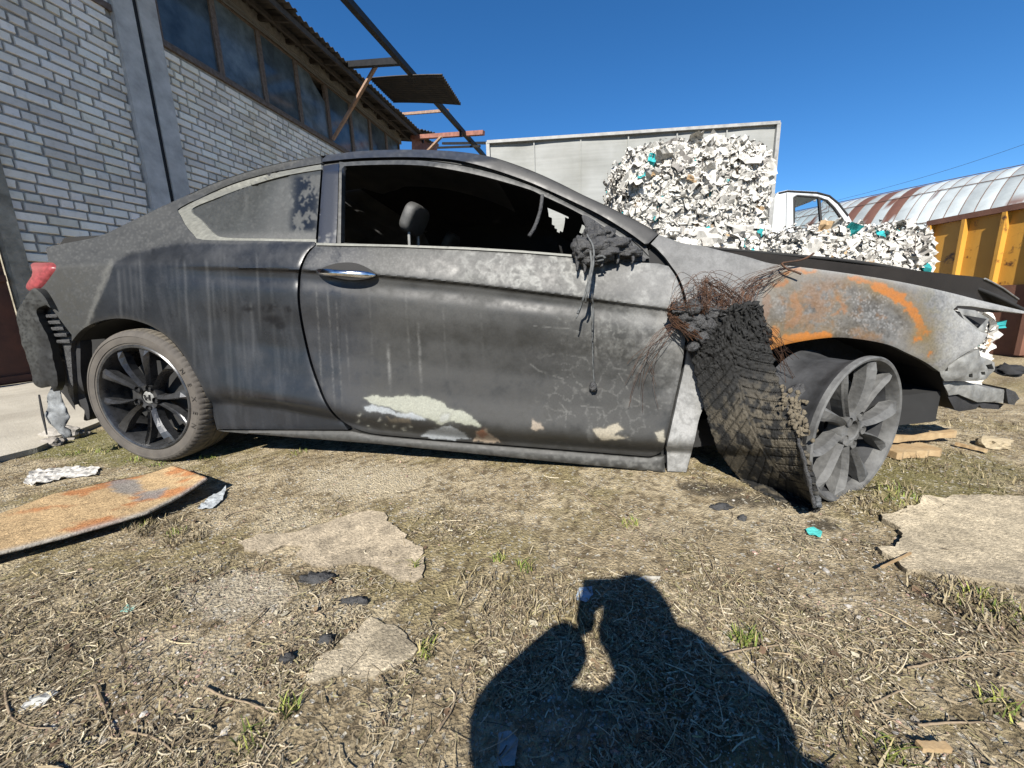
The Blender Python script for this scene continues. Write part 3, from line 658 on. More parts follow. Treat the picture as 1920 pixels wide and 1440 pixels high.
def door_color(V, L):
    x, y = V[:, 0], V[:, 1]; n1 = ash_noise(L, 9, 1); n2 = ash_noise(L, 34, 2); n3 = ash_noise(L, 110, 3)
    c = np.tile([.052, .052, .049], (len(V), 1)) * (.80 + .34 * n1)[:, None] * (.95 + .1 * n3)[:, None]
    # rear edge of the door is cleaner, bluish
    c = mixv(c, [.036, .039, .046], (1 - sstep(640, 735, x + 30 * (n1 - .5))) * .85)
    crease = np.interp(x, [560, 700, 880, 1050, 1250], [505, 514, 531, 552, 578])
    top = 1 - sstep(-7, 3, y - crease)
    c = mixv(c, [.24, .24, .225], top * np.clip(.10 + .34 * sstep(.35, .8, n1) * sstep(600, 900, x) + .22 * sstep(.45, .85, n3), 0, .85))
    vein = marble(L, 13, 5) * sstep(.3, .65, n1); c = mixv(c, [.46, .46, .43], top * vein * sstep(780, 980, x) * .7); c = mixv(c, [.03, .03, .03], top * sstep(.58, .8, ash_noise(L, 12, 14)) * sstep(1000, 1120, x) * .6)
    c = mixv(c, [.11, .11, .105], np.exp(-((x - 840) / 150) ** 2 - ((y - 588) / 34) ** 2) * .5 * (.5 + .5 * n2)); c = mixv(c, [.03, .03, .029], np.exp(-((x - 900) / 230) ** 2 - ((y - 735) / 55) ** 2) * .45)  # broad highlight on the bulge and shade in the hollow, painted into the colour
    # band of ash running under the crease near the mirror
    mid = np.exp(-((y - np.interp(x, [950, 1250], [590, 640])) / 55) ** 2) * sstep(1000, 1180, x)
    c = mixv(c, [.32, .32, .30], mid * np.clip(.25 * n1 + .8 * marble(L, 20, 6) * n2, 0, 1) * .9)
    fr = sstep(1150, 1275, x + .30 * (640 - y) * (y < 640) - .55 * np.maximum(0, y - 640) + 40 * (n1 - .5))
    c = mixv(c, [.33, .33, .32], fr * np.clip(.3 + .45 * n1 + .4 * marble(L, 16, 8) * n2, 0, 1))
    c = mixv(c, [.03, .03, .03], np.exp(-((x - 1010) / 40) ** 2 - ((y - 660) / 25) ** 2) * sstep(.5, .7, n2) * .8)
    st = streaks(V, [(592, 530, 760, 2.8, .30), (614, 540, 780, 2.8, .32), (630, 560, 770, 2.8, .28), (648, 600, 740, 2.8, .2), (727, 640, 745, 4.5, .6), (783, 600, 745, 4, .45), (760, 540, 720, 3, .2), (1113, 600, 700, 2.5, .7), (1122, 600, 676, 3, .8), (1137, 610, 660, 3, .6), (1130, 560, 660, 10, .25), (830, 570, 720, 3, .15), (690, 530, 700, 3, .16), (900, 560, 700, 4, .1)])
    c = mixv(c, [.30, .30, .285], st * (.25 + .6 * sstep(.35, .65, n2)))
    cr = np.zeros(len(V))
    for k in CRACKS: cr = np.maximum(cr, np.clip(1 - d_line(V, k) / 1.9, 0, 1))
    wq = V + 7 * np.c_[fbm(L, 40, 3, 18), fbm(L, 40, 3, 19)]; D2 = np.sqrt(((wq[:, None, :] - CELLS[None]) ** 2).sum(2)); D2.partition(1, axis=1); cz = np.clip(1 - (D2[:, 1] - D2[:, 0]) / 2.6, 0, 1) * sstep(.38, .62, n1) * sstep(970, 1060, x) * sstep(610, 680, y)
    c = mixv(c, [.33, .33, .31], cz * .24)
    c = mixv(c, [.33, .33, .31], cr * .34 * sstep(.35, .6, n2))
    wv = V + 5 * np.c_[fbm(L, 26, 3, 8), fbm(L, 26, 3, 9)]
    def patch(poly, colr, k=1.0):
        nonlocal c
        near_ = (V[:, 0] > min(q_[0] for q_ in poly) - 12) & (V[:, 0] < max(q_[0] for q_ in poly) + 12) & (V[:, 1] > min(q_[1] for q_ in poly) - 12) & (V[:, 1] < max(q_[1] for q_ in poly) + 12); ins = np.zeros(len(V)); wn = wv[near_]; sd_ = d_line(wn, list(poly) + [poly[0]]) * np.where(in_poly(wn, poly), 1, -1); ins[near_] = sstep(-1.3, 1.3, sd_); rim_ = np.zeros(len(V)); rim_[near_] = sstep(-5, -1, sd_) * (1 - sstep(-1, .5, sd_)); c = mixv(c, np.array(colr) * .28, rim_ * .55 * n2); c = mixv(c, colr, ins * k * (.72 + .28 * n3)); return ins > .5
    P = patch([(684, 745), (700, 741), (727, 744), (790, 742), (830, 755), (838, 764), (868, 771), (893, 788), (903, 800), (880, 797), (845, 790), (826, 797), (806, 785), (776, 780), (740, 768), (700, 757)], [.44, .45, .37])
    P |= patch([(681, 762), (700, 758), (740, 772), (775, 775), (800, 786), (770, 788), (720, 775), (683, 770)], [.42, .45, .47])
    P |= patch([(790, 818), (800, 808), (845, 797), (862, 806), (884, 822), (860, 825), (815, 824)], [.40, .43, .45])
    P |= patch([(725, 783), (770, 786), (768, 794), (735, 792)], [.46, .37, .24])
    P |= patch([(888, 828), (893, 810), (910, 806), (925, 820), (941, 831)], [.40, .32, .24])
    P |= patch([(893, 812), (905, 806), (915, 815), (903, 820)], [.22, .09, .05])
    P |= patch([(820, 790), (830, 776), (845, 778), (838, 790)], [.40, .41, .38])
    P |= patch([(995, 803), (1000, 787), (1010, 790), (1019, 802), (1005, 808)], [.42, .35, .27])
    P |= patch([(1113, 806), (1130, 803), (1160, 793), (1168, 806), (1150, 815), (1178, 818), (1150, 825), (1125, 826)], [.47, .42, .32])
    P |= patch([(1228, 812), (1245, 806), (1246, 830), (1234, 828)], [.45, .42, .34])
    patch([(700, 775), (740, 781), (790, 790), (822, 800), (800, 806), (740, 798), (690, 790)], [.03, .03, .03], .9)
    for (a_, b_) in [(673, 777), (672, 790), (690, 800), (722, 797), (740, 799), (757, 805), (712, 788), (768, 801)]: patch([(a_ - 3, b_), (a_, b_ - 2.5), (a_ + 4, b_), (a_, b_ + 2.5)], [.45, .45, .4], .9)
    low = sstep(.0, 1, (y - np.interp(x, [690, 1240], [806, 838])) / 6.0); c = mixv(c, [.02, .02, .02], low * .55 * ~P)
    rough = .48 + .3 * n1 + .12 * n2 - .15 * (x < 640)
    return np.c_[c * .50, np.clip(rough - .12, .25, .95)]
def quarter_color(V, L):
    x, y = V[:, 0], V[:, 1]; n1 = ash_noise(L, 7, 21); n2 = ash_noise(L, 30, 22); n3 = ash_noise(L, 120, 23)
    c = np.tile([.030, .034, .041], (len(V), 1)) * (.85 + .3 * n1)[:, None]
    sh = np.interp(x, [60, 150, 205, 213, 240, 300, 360, 600], [760, 640, 520, 493, 477, 461, 455, 452])
    dust = sstep(6, -6, y - sh + 5 * (n2 - .5))
    c = mixv(c, [.085, .088, .086], dust * (.45 + .45 * n1)); spk = sstep(.55, .85, ash_noise(L, 190, 26, 3)) * dust; c = mixv(c, [.26, .26, .25], spk * .22)
    bl = sstep(215, 120, x) * sstep(480, 520, y); c = mixv(c, [.065, .065, .058], bl * (.4 + .6 * sstep(.35, .65, n2)))
    edge = np.exp(-((x - np.interp(y, [480, 640], [212, 150]) - 10 * (n2 - .5)) / 5) ** 2) * (y > 485) * (y < 640); c = mixv(c, [.2, .2, .185], edge * .6)
    rg = np.random.default_rng(5); xs = []
    for xx, y0, y1 in [(222, 500, 640), (232, 496, 620), (243, 492, 640), (253, 485, 610), (262, 480, 615), (330, 480, 640), (345, 482, 660), (386, 480, 700), (398, 520, 640), (412, 456, 750), (420, 470, 800), (437, 520, 800), (470, 560, 700), (480, 470, 640), (505, 480, 800), (545, 560, 680), (360, 600, 720), (455, 600, 740), (520, 640, 770)]:
        xs.append((xx, y0, y1, rg.uniform(2.6, 5.0), rg.uniform(.12, .42)))
    c = mixv(c, [.17, .175, .18], streaks(V, xs))
    wide = sstep(.5, .75, ash_noise(L * (1, 1, .08), 28, 25)) * (y > sh) * (x > 215) * (x < 560); c = mixv(c, [.075, .08, .09], wide * .3)
    sm = 0
    for (hx, hy, rx, ry) in [(510, 600, 18, 9), (503, 578, 13, 8), (541, 580, 8, 6), (465, 578, 12, 6), (513, 572, 9, 6), (525, 610, 12, 8), (460, 560, 9, 4)]:
        sm = np.maximum(sm, np.exp(-(((x - hx) / rx) ** 2 + ((y - hy) / ry) ** 2) ** 2))
    c = mixv(c, [.008, .010, .015], sm * .95 * sstep(.28, .5, n2))
    lip = np.exp(-d_line(V, ARCH_R) / 4); c = mixv(c, [.10, .10, .095], lip * .3 * (x > 200))
    rough = .27 + .2 * n1 + .38 * dust
    return np.c_[c * .43, np.clip(rough, .25, .95)]
def fender_color(V, L):
    x, y = V[:, 0], V[:, 1]; n1 = ash_noise(L, 6, 31); n2 = ash_noise(L, 24, 32); n3 = ash_noise(L, 75, 33); n4 = ash_noise(L, 160, 34)
    c = np.tile([.30, .30, .295], (len(V), 1)) * (.75 + .4 * n2)[:, None]
    c = mixv(c, [.12, .12, .12], sstep(1330, 1240, x) * (y < 540) * .55 * n2)
    low = sstep(600, 700, y) * (x < 1330); c = mixv(c, [.40, .40, .39], low * .6); c = mixv(c, [.16, .16, .15], low * sstep(.55, .7, n2) * .5)
    core = np.exp(-(((x - 1570) / 150) ** 2 + ((y - 590) / 68) ** 2) ** 2)
    core = np.clip(core * 1.3, 0, 1); mb = marble(L, 26, 36); md2 = sstep(.35, .75, ash_noise(L, 16, 37))
    c = mixv(c, [.16, .16, .155], core * .85)
    c = mixv(c, [.045, .046, .045], core * np.clip(.55 * md2 + .5 * sstep(.5, .7, n3), 0, 1) * .9); c = mixv(c, [.34, .35, .36], core * mb * sstep(.4, .7, n1) * .6); c = mixv(c, [.42, .42, .42], core * sstep(.56, .7, n4) * .6 * sstep(.35, .6, n2))
    c = mixv(c, [.26, .13, .05], core * sstep(.5, .72, n1 * .5 + n2 * .5 + .10 * np.exp(-((x - 1500) / 50) ** 2)) * .65)
    ol = sstep(1690, 1750, x) * sstep(.4, .65, n2); c = mixv(c, [.19, .18, .11], ol * .55 * (1 - sstep(1790, 1840, x)))
    c = mixv(c, [.52, .525, .51], sstep(1730, 1800, x) * np.clip(mb * .7 + sstep(.4, .75, n3) * .5, 0, 1) * .7); c = mixv(c, [.13, .13, .125], sstep(1450, 1400, x) * md2 * .35)
    c = mixv(c, [.11, .115, .11], sstep(1700, 1760, x) * sstep(.55, .66, n4) * .6)
    wv = V + 9 * np.c_[fbm(L, 35, 3, 41), fbm(L, 35, 3, 42)]
    def orange(line, wd, k=1.0, col=(.56, .19, .022)):
        nonlocal c
        m = np.clip((wd - d_line(wv, line)) / 3.0 + .5, 0, 1); h = np.exp(-np.maximum(0, d_line(wv, line) - wd) / 12)
        c = mixv(c, [.25, .17, .06], h * .6 * k); c = mixv(c, np.array(col) * 1.0, m * k * (.75 + .25 * n3))
    orange([(1595, 520), (1625, 527), (1645, 534)], 4); orange([(1645, 536), (1682, 556), (1705, 575), (1722, 598), (1731, 622)], 9)
    orange([(1735, 625), (1738, 622)], 4); orange([(1715, 640), (1725, 633)], 3); orange([(1745, 660), (1742, 664)], 3)
    orange([(1447, 652), (1475, 641), (1510, 635), (1552, 632)], 11, 1.0, (.62, .21, .02)); orange([(1455, 620), (1450, 640)], 6, .9, (.55, .20, .03))
    orange([(1475, 508), (1505, 506), (1530, 510)], 3.5, .9); orange([(1452, 533), (1475, 530)], 4, .8, (.4, .14, .03)); orange([(1490, 555), (1498, 590), (1480, 612)], 7, .45, (.42, .17, .05))
    orange([(1560, 590), (1585, 580), (1570, 560)], 3, .6, (.42, .17, .05)); orange([(1600, 620), (1640, 630)], 6, .35, (.3, .15, .05)); orange([(1440, 560), (1430, 600)], 8, .4, (.3, .12, .04))
    c = mixv(c, [.62, .62, .60], np.clip(sstep(1740, 1830, x) * (.35 + .5 * n2) + sstep(650, 760, y) * (x < 1330) * (.45 + .4 * n2), 0, .85)); c = mixv(c, [.2, .2, .19], sstep(700, 740, y) * (x < 1330) * marble(L, 14, 44) * .6)
    tp = np.exp(-d_line(V, FEND_TOP) / 6); c = mixv(c, [.46, .46, .45], tp * .6 * sstep(1440, 1500, x))
    rough = .5 + .35 * n2
    return np.c_[c * .42, np.clip(rough, .3, .95)]
def roof_color(V, L):
    x, y = V[:, 0], V[:, 1]; n1 = ash_noise(L, 8, 51); n2 = ash_noise(L, 40, 52)
    c = np.tile([.050, .054, .062], (len(V), 1)) * (.7 + .6 * n2)[:, None]; c = mixv(c, [.045, .044, .042], sstep(850, 950, x) * .9)
    c = mixv(c, [.13, .13, .13], sstep(.5, .9, n2) * .22 * (x < 900)); return np.c_[c * .55, .38 + .25 * n1]
def pillar_color(V, L):
    n2 = ash_noise(L, 30, 61); c = np.tile([.03, .034, .045], (len(V), 1)); d = sstep(.5, .75, ash_noise(L, 12, 62)) * sstep(400, 450, V[:, 1]); c = mixv(c, [.2, .2, .185], d * .8); return np.c_[c * 0.7, .3 + .4 * d]
def glass_color(V, L):
    x, y = V[:, 0], V[:, 1]; n1 = ash_noise(L, 10, 71); n2 = ash_noise(L, 45, 72); n3 = ash_noise(L, 140, 73)
    c = np.tile([.088, .094, .092], (len(V), 1)) * (.8 + .3 * n1)[:, None] * (.85 + .3 * n3)[:, None]
    sw = np.exp(-(((x - np.interp(y, [330, 430], [575, 570])) / 26) ** 2) ** 2) * sstep(326, 336, y) * (1 - sstep(425, 440, y)); sw = sw * sstep(.38, .55, ash_noise(L * (1, 1, .35), 22, 74))
    c = mixv(c, [.02, .024, .032], sw * .95); c = mixv(c, [.2, .2, .19], sstep(430, 446, y) * .5 + .25 * sstep(.65, .8, n2) * (1 - sw)); c = mixv(c, [.2, .205, .2], streaks(V, [(460, 356, 420, 4, .5), (452, 400, 445, 2, .3)]))
    return np.c_[c * .37, .46 - .34 * sw]
def dark_frame_color(V, L):
    n2 = ash_noise(L, 40, 81); c = np.tile([.07, .07, .066], (len(V), 1)) * (.5 + n2)[:, None]; c = mixv(c, [.018, .018, .018], sstep(.5, .6, ash_noise(L, 18, 82)) * sstep(900, 1000, V[:, 0]) * .8); return np.c_[c * 0.7, np.full(len(V), .55)]
def sill_color(V, L):
    n2 = ash_noise(L, 30, 91); n3 = ash_noise(L, 120, 92); c = np.tile([.062, .062, .058], (len(V), 1)) * (.6 + .6 * n2)[:, None] * (.8 + .4 * n3)[:, None]; c = mixv(c, [.17, .17, .16], sstep(.55, .75, n2) * sstep(900, 1200, V[:, 0]) * .5); return np.c_[c * 0.68, .5 + .3 * n2]

# ---- panels of the near flank
panel('quarter_panel', np.vstack([sil_between(86, 602), [(602, 305)], QTRIM_O[::-1] * (1, 1) + (-1.5, -2), [(591, 458.5)], (DOOR_L + (-5.0, 0))[(DOOR_L[:, 1] > 463) & (DOOR_L[:, 1] < 796)], [(652, 806), (540, 806), (412, 805)], ARCH_R[::-1], [(133, 628), (95, 578), (73, 541), (92, 517), (101, 503), (97, 492), (89, 491)]]), MAT['paint'], g=3.1, color=quarter_color, skirt=.03)
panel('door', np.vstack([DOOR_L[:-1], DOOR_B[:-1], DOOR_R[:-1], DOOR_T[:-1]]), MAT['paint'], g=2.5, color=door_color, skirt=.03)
panel('fender', np.vstack([FEND_TOP, FEND_FR[:-1], ARCH_F[:-1], [(1285, 888), (1246, 886), (1250, 852)], DOOR_R[::-1][3:-8] * (1, 1) * 1 + (5, 0), [(1262, 496), (1244, 470), (1220, 460)]])[:] if False else
      np.vstack([FEND_TOP, FEND_FR[:-1], ARCH_F, [(1252, 884), (1251, 846)], DOOR_R[1:] + (5.5, 0), [(1248, 483), (1232, 466), (1221, 457)]]), MAT['paint'], g=2.9, color=fender_color, skirt=.025)
SILL = np.vstack([[(405, 809), (540, 809), (655, 810), (690, 817)], DOOR_B[:-2] + (0, 5), [(1246, 858), (1249, 888.5), (1180, 881), (1040, 868), (873, 851), (707, 834), (540, 821), (420, 811)]])
panel('sill', SILL, MAT['paint'], g=4.0, dt=-.004, color=sill_color, skirt=.09, rnd=.012)
GAPR = GAP[::-1]
panel('roof_side', np.vstack([sil_between(603, 1236), [(1216, 456)], GAPR[1:], [(604, 298)]]), MAT['paint'], g=4.0, color=roof_color, skirt=.03)
panel('door_frame', np.vstack([FRAME_O, [(1203, 486)], WIN_TOP[::-1], [(638, 458)]]), MAT['paint'], g=4, color=dark_frame_color, skirt=.03, dt=.012)
panel('cant_rail', np.vstack([GAP + (0, 2.5), FRAME_O[::-1][1:-3] + (1, -1), [(606, 308)]]), MAT['paint'], g=4, color=dark_frame_color, skirt=.02, dt=.03, rnd=0)
panel('pillar_panel', [(595, 457), (605, 311), (634, 306), (632, 400), (629, 457)], MAT['paint'], g=4, color=pillar_color, skirt=.02, dt=.006)
panel('window_trim', np.vstack([QTRIM_O, [(602, 316)], GLASS[::-1], [(592, 455)]]), MAT['trim'], g=4, skirt=.02, dt=.004)
panel('quarter_window', GLASS, MAT['paint'], g=3.6, color=glass_color, skirt=0, dt=.016, rnd=0, label='dusty rear side window with a wiped patch')
panel('belt_moulding', [(592, 455), (740, 458.5), (880, 463.5), (980, 469.5), (1077, 477.5), (1077, 481.5), (980, 473.5), (880, 467.8), (740, 462.5), (592, 459.5)], MAT['trim'], g=4, skirt=.02, dt=-.008)
# dark structure behind the panel gaps
inner = np.vstack([[(110, 470)], sil_between(190, 590) + (0, 14), [(600, 452), (880, 470), (1077, 486), (1200, 500), (1215, 470)], [(1240, 455), (1330, 480), (1447, 505), (1650, 535), (1800, 585), (1830, 640), (1770, 685)], ARCH_F[4:-4] + (0, -8), [(1280, 870), (900, 842), (660, 812), (414, 798)], ARCH_R[::-1][2:-2] + (0, -8), [(120, 600)]])
panel('inner_structure', inner, MAT['gap'], g=12, dt=.04, skirt=0, rnd=0, holes=[GLASS + (0, 0)] if False else [])
panel('pillar_inner', [(560, 330), (610, 300), (640, 300), (640, 460), (580, 460)], MAT['gap'], g=8, dt=.05, skirt=0, rnd=0)
panel('door_inner_panel', [(600, 466), (1230, 492), (1230, 840), (640, 800)], MAT['gap'], g=16, dt=.09, skirt=0, rnd=0)

# ---- across the car: boot lid, rear window, roof, windscreen
def loft_between(name, x0, x1, mat, crown, n=18, col=None, dy=0.0):
    A = on_flank(sil_between(x0, x1)); m = len(A); V = []
    for i in range(m):
        s, t, z = A[i]
        for k in range(n + 1):
            q = k / n; V.append((s + crown[1] * ((1 - i / (m - 1)) if crown[1] < 0 else i / (m - 1)) * math.sin(math.pi * q), t + (CARW - 2 * t) * q, z - .002 + crown[0] * math.sin(math.pi * q) ** .75 + dy))
    V = np.array(V); Fc = [(i * (n + 1) + k, (i + 1) * (n + 1) + k, (i + 1) * (n + 1) + k + 1, i * (n + 1) + k + 1) for i in range(m - 1) for k in range(n)]
    return V, Fc, (m, n)
for nm, x0, x1, mt, cr in (('boot_lid', 86, 238, 'hood_top', (.012, -.08)), ('rear_window', 230, 470, 'gap', (.02, -.06)), ('roof_panel', 462, 905, 'hood_top', (.03, 0)), ('windscreen', 897, 1240, 'gap', (.02, .10))):
    V, Fc, _ = loft_between(nm, x0, x1, MAT[mt], cr, 60 if nm == 'windscreen' else 18)
    if nm == 'windscreen':      # two pieces have fallen out of the sooty screen
        PXw = project(to_world(V)); cw = np.array([PXw[list(f)].mean(0) for f in Fc])
        gone = np.zeros(len(Fc), bool)
        for h_ in ([(1028, 390), (1064, 406), (1050, 440), (1034, 416)], [(1092, 422), (1104, 428), (1102, 447), (1088, 442)]): gone |= in_poly(cw, h_)
        Fc = [f for f, g_ in zip(Fc, gone) if not g_]
    mesh_obj(nm, V, Fc, MAT[mt], car, True)
sp = MB(); Pa, Pb, Pc, Pd = flat([(112, 459), (120, 446), (150, 443), (200, 441)], .42); zl_ = min(Pd[2], Pa[2]) - .03
prof = [(Pa[0], Pa[2]), (Pb[0], Pb[2]), (Pc[0], Pc[2]), (Pd[0], Pd[2]), (Pd[0], zl_), (Pa[0] + .03, zl_)]
sp.add([(x_, .42, z_) for x_, z_ in prof] + [(x_, CARW - .42, z_) for x_, z_ in prof], [tuple(range(6)), tuple(range(11, 5, -1))] + [(i_, (i_ + 1) % 6, 6 + (i_ + 1) % 6, 6 + i_) for i_ in range(6)])
sp.build('lip_spoiler', MAT['hood'], car)
# ---- the far flank, mirrored and coarser
def mirrored(dt):
    def f(P):
        L = on_flank(P, dt); L[:, 1] = CARW - L[:, 1]; return L
    return f
panel('far_side_body', np.vstack([[(88, 470)], sil_between(100, 600) + (0, -1), [(600, 458), (880, 467), (1077, 481), (1236, 440)], FEND_TOP[2:], FEND_FR[:-1:2], ARCH_F[:-1:2], [(1285, 886), (900, 852), (412, 805)], ARCH_R[::-2], [(70, 545)]]), MAT['hood_top'], g=18, mapper=mirrored(0), skirt=0, rnd=0)
fr = np.vstack([sil_between(560, 1236), [(1236, 470), (1077, 481), (880, 467), (590, 458)]])
panel('far_pillar_frame', fr, MAT['soot'], g=14, mapper=mirrored(.005), skirt=0, rnd=0, holes=[np.array([(645, 450), (650, 322), (727, 314), (800, 316), (880, 330), (960, 352), (1040, 388), (1120, 432), (1130, 470), (1040, 472), (880, 460)])])
def far_pane():
    lp = dense(np.array([(640, 455), (645, 318), (727, 310), (800, 312), (880, 326), (960, 348), (1040, 384), (1125, 430), (1135, 474), (1040, 476), (880, 464)]), 4)
    V, Fc, _ = tri_fill([lp], 4.0); L = mirrored(.02)(V); PX = project(to_world(L))
    keep = [True] * len(Fc)
    mesh_obj('far_window', L, [f for f, k in zip(Fc, keep) if k], MAT['gap'], car)
far_pane()
# ---- floor, cabin
und = MB(); S = np.array([(-.55, .30), (.45, .20), (2.4, .07), (3.45, .22)])
Vv = [(s, t, z + dz) for s, z in S for dz in (0, .12) for t in (.12, CARW - .12)]
und.add(Vv, [(0, 1, 5, 4), (4, 5, 9, 8), (8, 9, 13, 12), (2, 6, 7, 3), (6, 10, 11, 7), (10, 14, 15, 11), (0, 4, 6, 2), (4, 8, 10, 6), (8, 12, 14, 10), (1, 3, 7, 5), (5, 7, 11, 9), (9, 11, 15, 13), (0, 2, 3, 1), (12, 13, 15, 14)])
und.build('floor_pan', MAT['gap'], car)
b = MB(); b.box((-.5, .62, .3), (.45, CARW - .35, .98)); b.box((-.78, .32, .42), (-.5, CARW - .32, .92)); b.build('rear_bulkhead', MAT['gap'], car)
b = MB(); b.box((2.3, .2, .2), (2.42, CARW - .2, .82)); b.build('firewall', MAT['gap'], car)
b = MB(); b.box((2.42, .38, .25), (3.35, CARW - .38, .62)); b.build('engine_block', MAT['soot'], car)
def rounded_slab(c, size, seed, tilt=0.0, name='seat_back', mat='soot', parent=None, rough=.05):
    V, Fc = ICO3; Q = np.sign(V) * np.abs(V) ** .55; Q = Q / np.abs(Q).max() * np.array(size) / 2; Q *= (1 + rough * fbm(V, 2.5, 3, seed))[:, None]
    ct, st_ = math.cos(tilt), math.sin(tilt); Q = np.c_[Q[:, 0] * ct - Q[:, 2] * st_, Q[:, 1], Q[:, 0] * st_ + Q[:, 2] * ct]
    return mesh_obj(name, Q + np.array(c), Fc, MAT[mat], parent if parent is not None else car, True)
MAT['seat'] = simple('sooty_leather', (.05, .05, .048), .6, 0, .3, 20, .3, 70, .004)
for t in (.46, 1.30):
    hL = flat([(778, 412)], t)[0] if t < 1 else np.array([1.20, t, 1.16])
    seat = rounded_slab((hL[0] + .00, t, hL[2] - .47), (.16, .46, .62), 3, .28, 'seat_back', 'soot')
    hr = rounded_slab((hL[0], t, hL[2]), (.075, .22, .15), 5, -.5, 'headrest', 'seat', seat, .03)
    pm = MB(); pm.tube([(hL[0] - .01, t - .06, hL[2] - .02), (hL[0] - .02, t - .06, hL[2] - .22)], .007); pm.tube([(hL[0] - .01, t + .06, hL[2] - .02), (hL[0] - .02, t + .06, hL[2] - .22)], .007); pm.build('headrest_post', MAT['bare'], seat)
    rounded_slab((hL[0] + .32, t, hL[2] - .78), (.56, .5, .18), 9, 0, 'seat_cushion', 'soot')
rounded_slab((2.22, CARW / 2, .80), (.36, 1.35, .22), 11, .1, 'dashboard', 'soot', None, .12)
sw = MB(); th = np.linspace(0, 2 * math.pi, 30); sw.tube([(1.98 + .05 * math.sin(a), 1.32 + .18 * math.cos(a), .86 + .17 * math.sin(a)) for a in th], .013, 8); sw.tube([(1.98, 1.32, .86), (2.15, 1.32, .78)], .02); sw.build('steering_wheel', MAT['soot'], car, True)
# ---- window strip, melted mirror, loose wires
w_ = MB(); w_.tube(on_flank(smooth_line([(1017, 366), (1013, 395), (1003, 425), (992, 443)], 5), .01), [.008] * len(smooth_line([(1017, 366), (1013, 395), (1003, 425), (992, 443)], 5)), 6); w_.build('window_channel', MAT['char'], car, True)
panel('mirror_sail', smooth_line([(1092, 404), (1130, 424), (1165, 446), (1200, 474), (1212, 488), (1170, 490), (1120, 488), (1100, 470), (1102, 440)], 6, True), MAT['char'], g=3.5, dt=-.01, skirt=.03, noise_amp=.03)
mir = MB()
for i, (x, y, sx, sy, dt) in enumerate([(1098, 466, 26, 22, -.045), (1125, 470, 30, 20, -.05), (1112, 446, 20, 20, -.03), (1150, 462, 32, 16, -.035), (1110, 488, 22, 10, -.03), (1180, 474, 24, 10, -.02), (1135, 440, 20, 14, -.015)]):
    c = on_flank([(x, y)], dt)[0]; k = 1.50 / F_PX; V, Fc = lump(c, (sx * k, .045, sy * k), 60 + i, ICO4, .55, 1.7); mir.add(V, Fc)
for x_, y_, ln_ in ((1082, 486, 22), (1096, 496, 16), (1128, 488, 14), (1158, 478, 16), (1186, 484, 10)):
    dl = smooth_line([(x_, y_ - 10), (x_ + 1, y_ + ln_ * .5), (x_ - 1, y_ + ln_)], 4); mir.tube(on_flank(dl, -.04), np.linspace(.012, .003, len(dl)), 7)
mo = mir.build('melted_mirror', MAT['char'], car, True)
wr = MB()
for ln, r, dt in [([(1100, 440), (1112, 462), (1113, 490), (1108, 520), (1102, 545), (1098, 568)], .004, -.10), ([(1107, 470), (1109, 500), (1104, 530), (1094, 560), (1083, 588)], .0045, -.09), ([(1112, 480), (1105, 515), (1098, 545), (1088, 580), (1080, 597)], .003, -.085), ([(1113, 470), (1111, 500), (1106, 535), (1098, 566)], .003, -.10),
                  ([(1109, 560), (1110, 600), (1111, 650), (1112, 690), (1114, 718)], .0032, -.03), ([(1109, 550), (1112, 575), (1111, 620)], .0035, -.035), ([(1118, 482), (1130, 480), (1135, 484)], .005, -.08), ([(1120, 490), (1132, 487)], .004, -.08)]:
    p = smooth_line(ln, 6); D = dt + .012 * noise(p, .06, 3); L = np.array([on_flank([q], d)[0] for q, d in zip(p, D)]); wr.tube(L, r, 6)
wr.build('hanging_wire', MAT['wire'], mo, True)
V, Fc = lump(on_flank([(1112, 725)], -.025)[0], (.016, .014, .021), 77, ICO3, .3, 2.5); mesh_obj('wire_plug', V, Fc, MAT['char'], mo, True)
# ---- door handle
hb = MB(); stn = np.linspace(0, 1, 25); Vh = []
cup = np.array([(594, 509), (610, 500), (635, 493), (665, 493), (690, 503), (706, 516), (690, 525), (660, 527), (620, 521)])
panel('handle_bowl', smooth_line(cup, 4, True), MAT['hood'], g=3.5, dt=-.003, skirt=.01, rnd=0)
for q in stn:
    x = 594 + 112 * q; yc = 509 + 7 * q + 1.5 * math.sin(math.pi * q); hw = (2 + 9.5 * math.sin(math.pi * q) ** .6) * 1.74 / F_PX * (.8 + .2 * math.cos(6 * q)); out_ = -.006 - .04 * math.sin(math.pi * q) ** .7
    c = on_flank([(x, yc)], 0)[0]
    for k in range(10):
        a = 2 * math.pi * k / 10; Vh.append((c[0], c[1] + out_ + .011 * math.sin(a) * (.4 + math.sin(math.pi * q)), c[2] + hw * .85 * math.cos(a)))
hb.add(Vh, [(i * 10 + k, i * 10 + (k + 1) % 10, (i + 1) * 10 + (k + 1) % 10, (i + 1) * 10 + k) for i in range(24) for k in range(10)] + [tuple(range(9, -1, -1)), tuple(240 + k for k in range(10))])
hb.build('door_handle', MAT['chrome'], car, True)
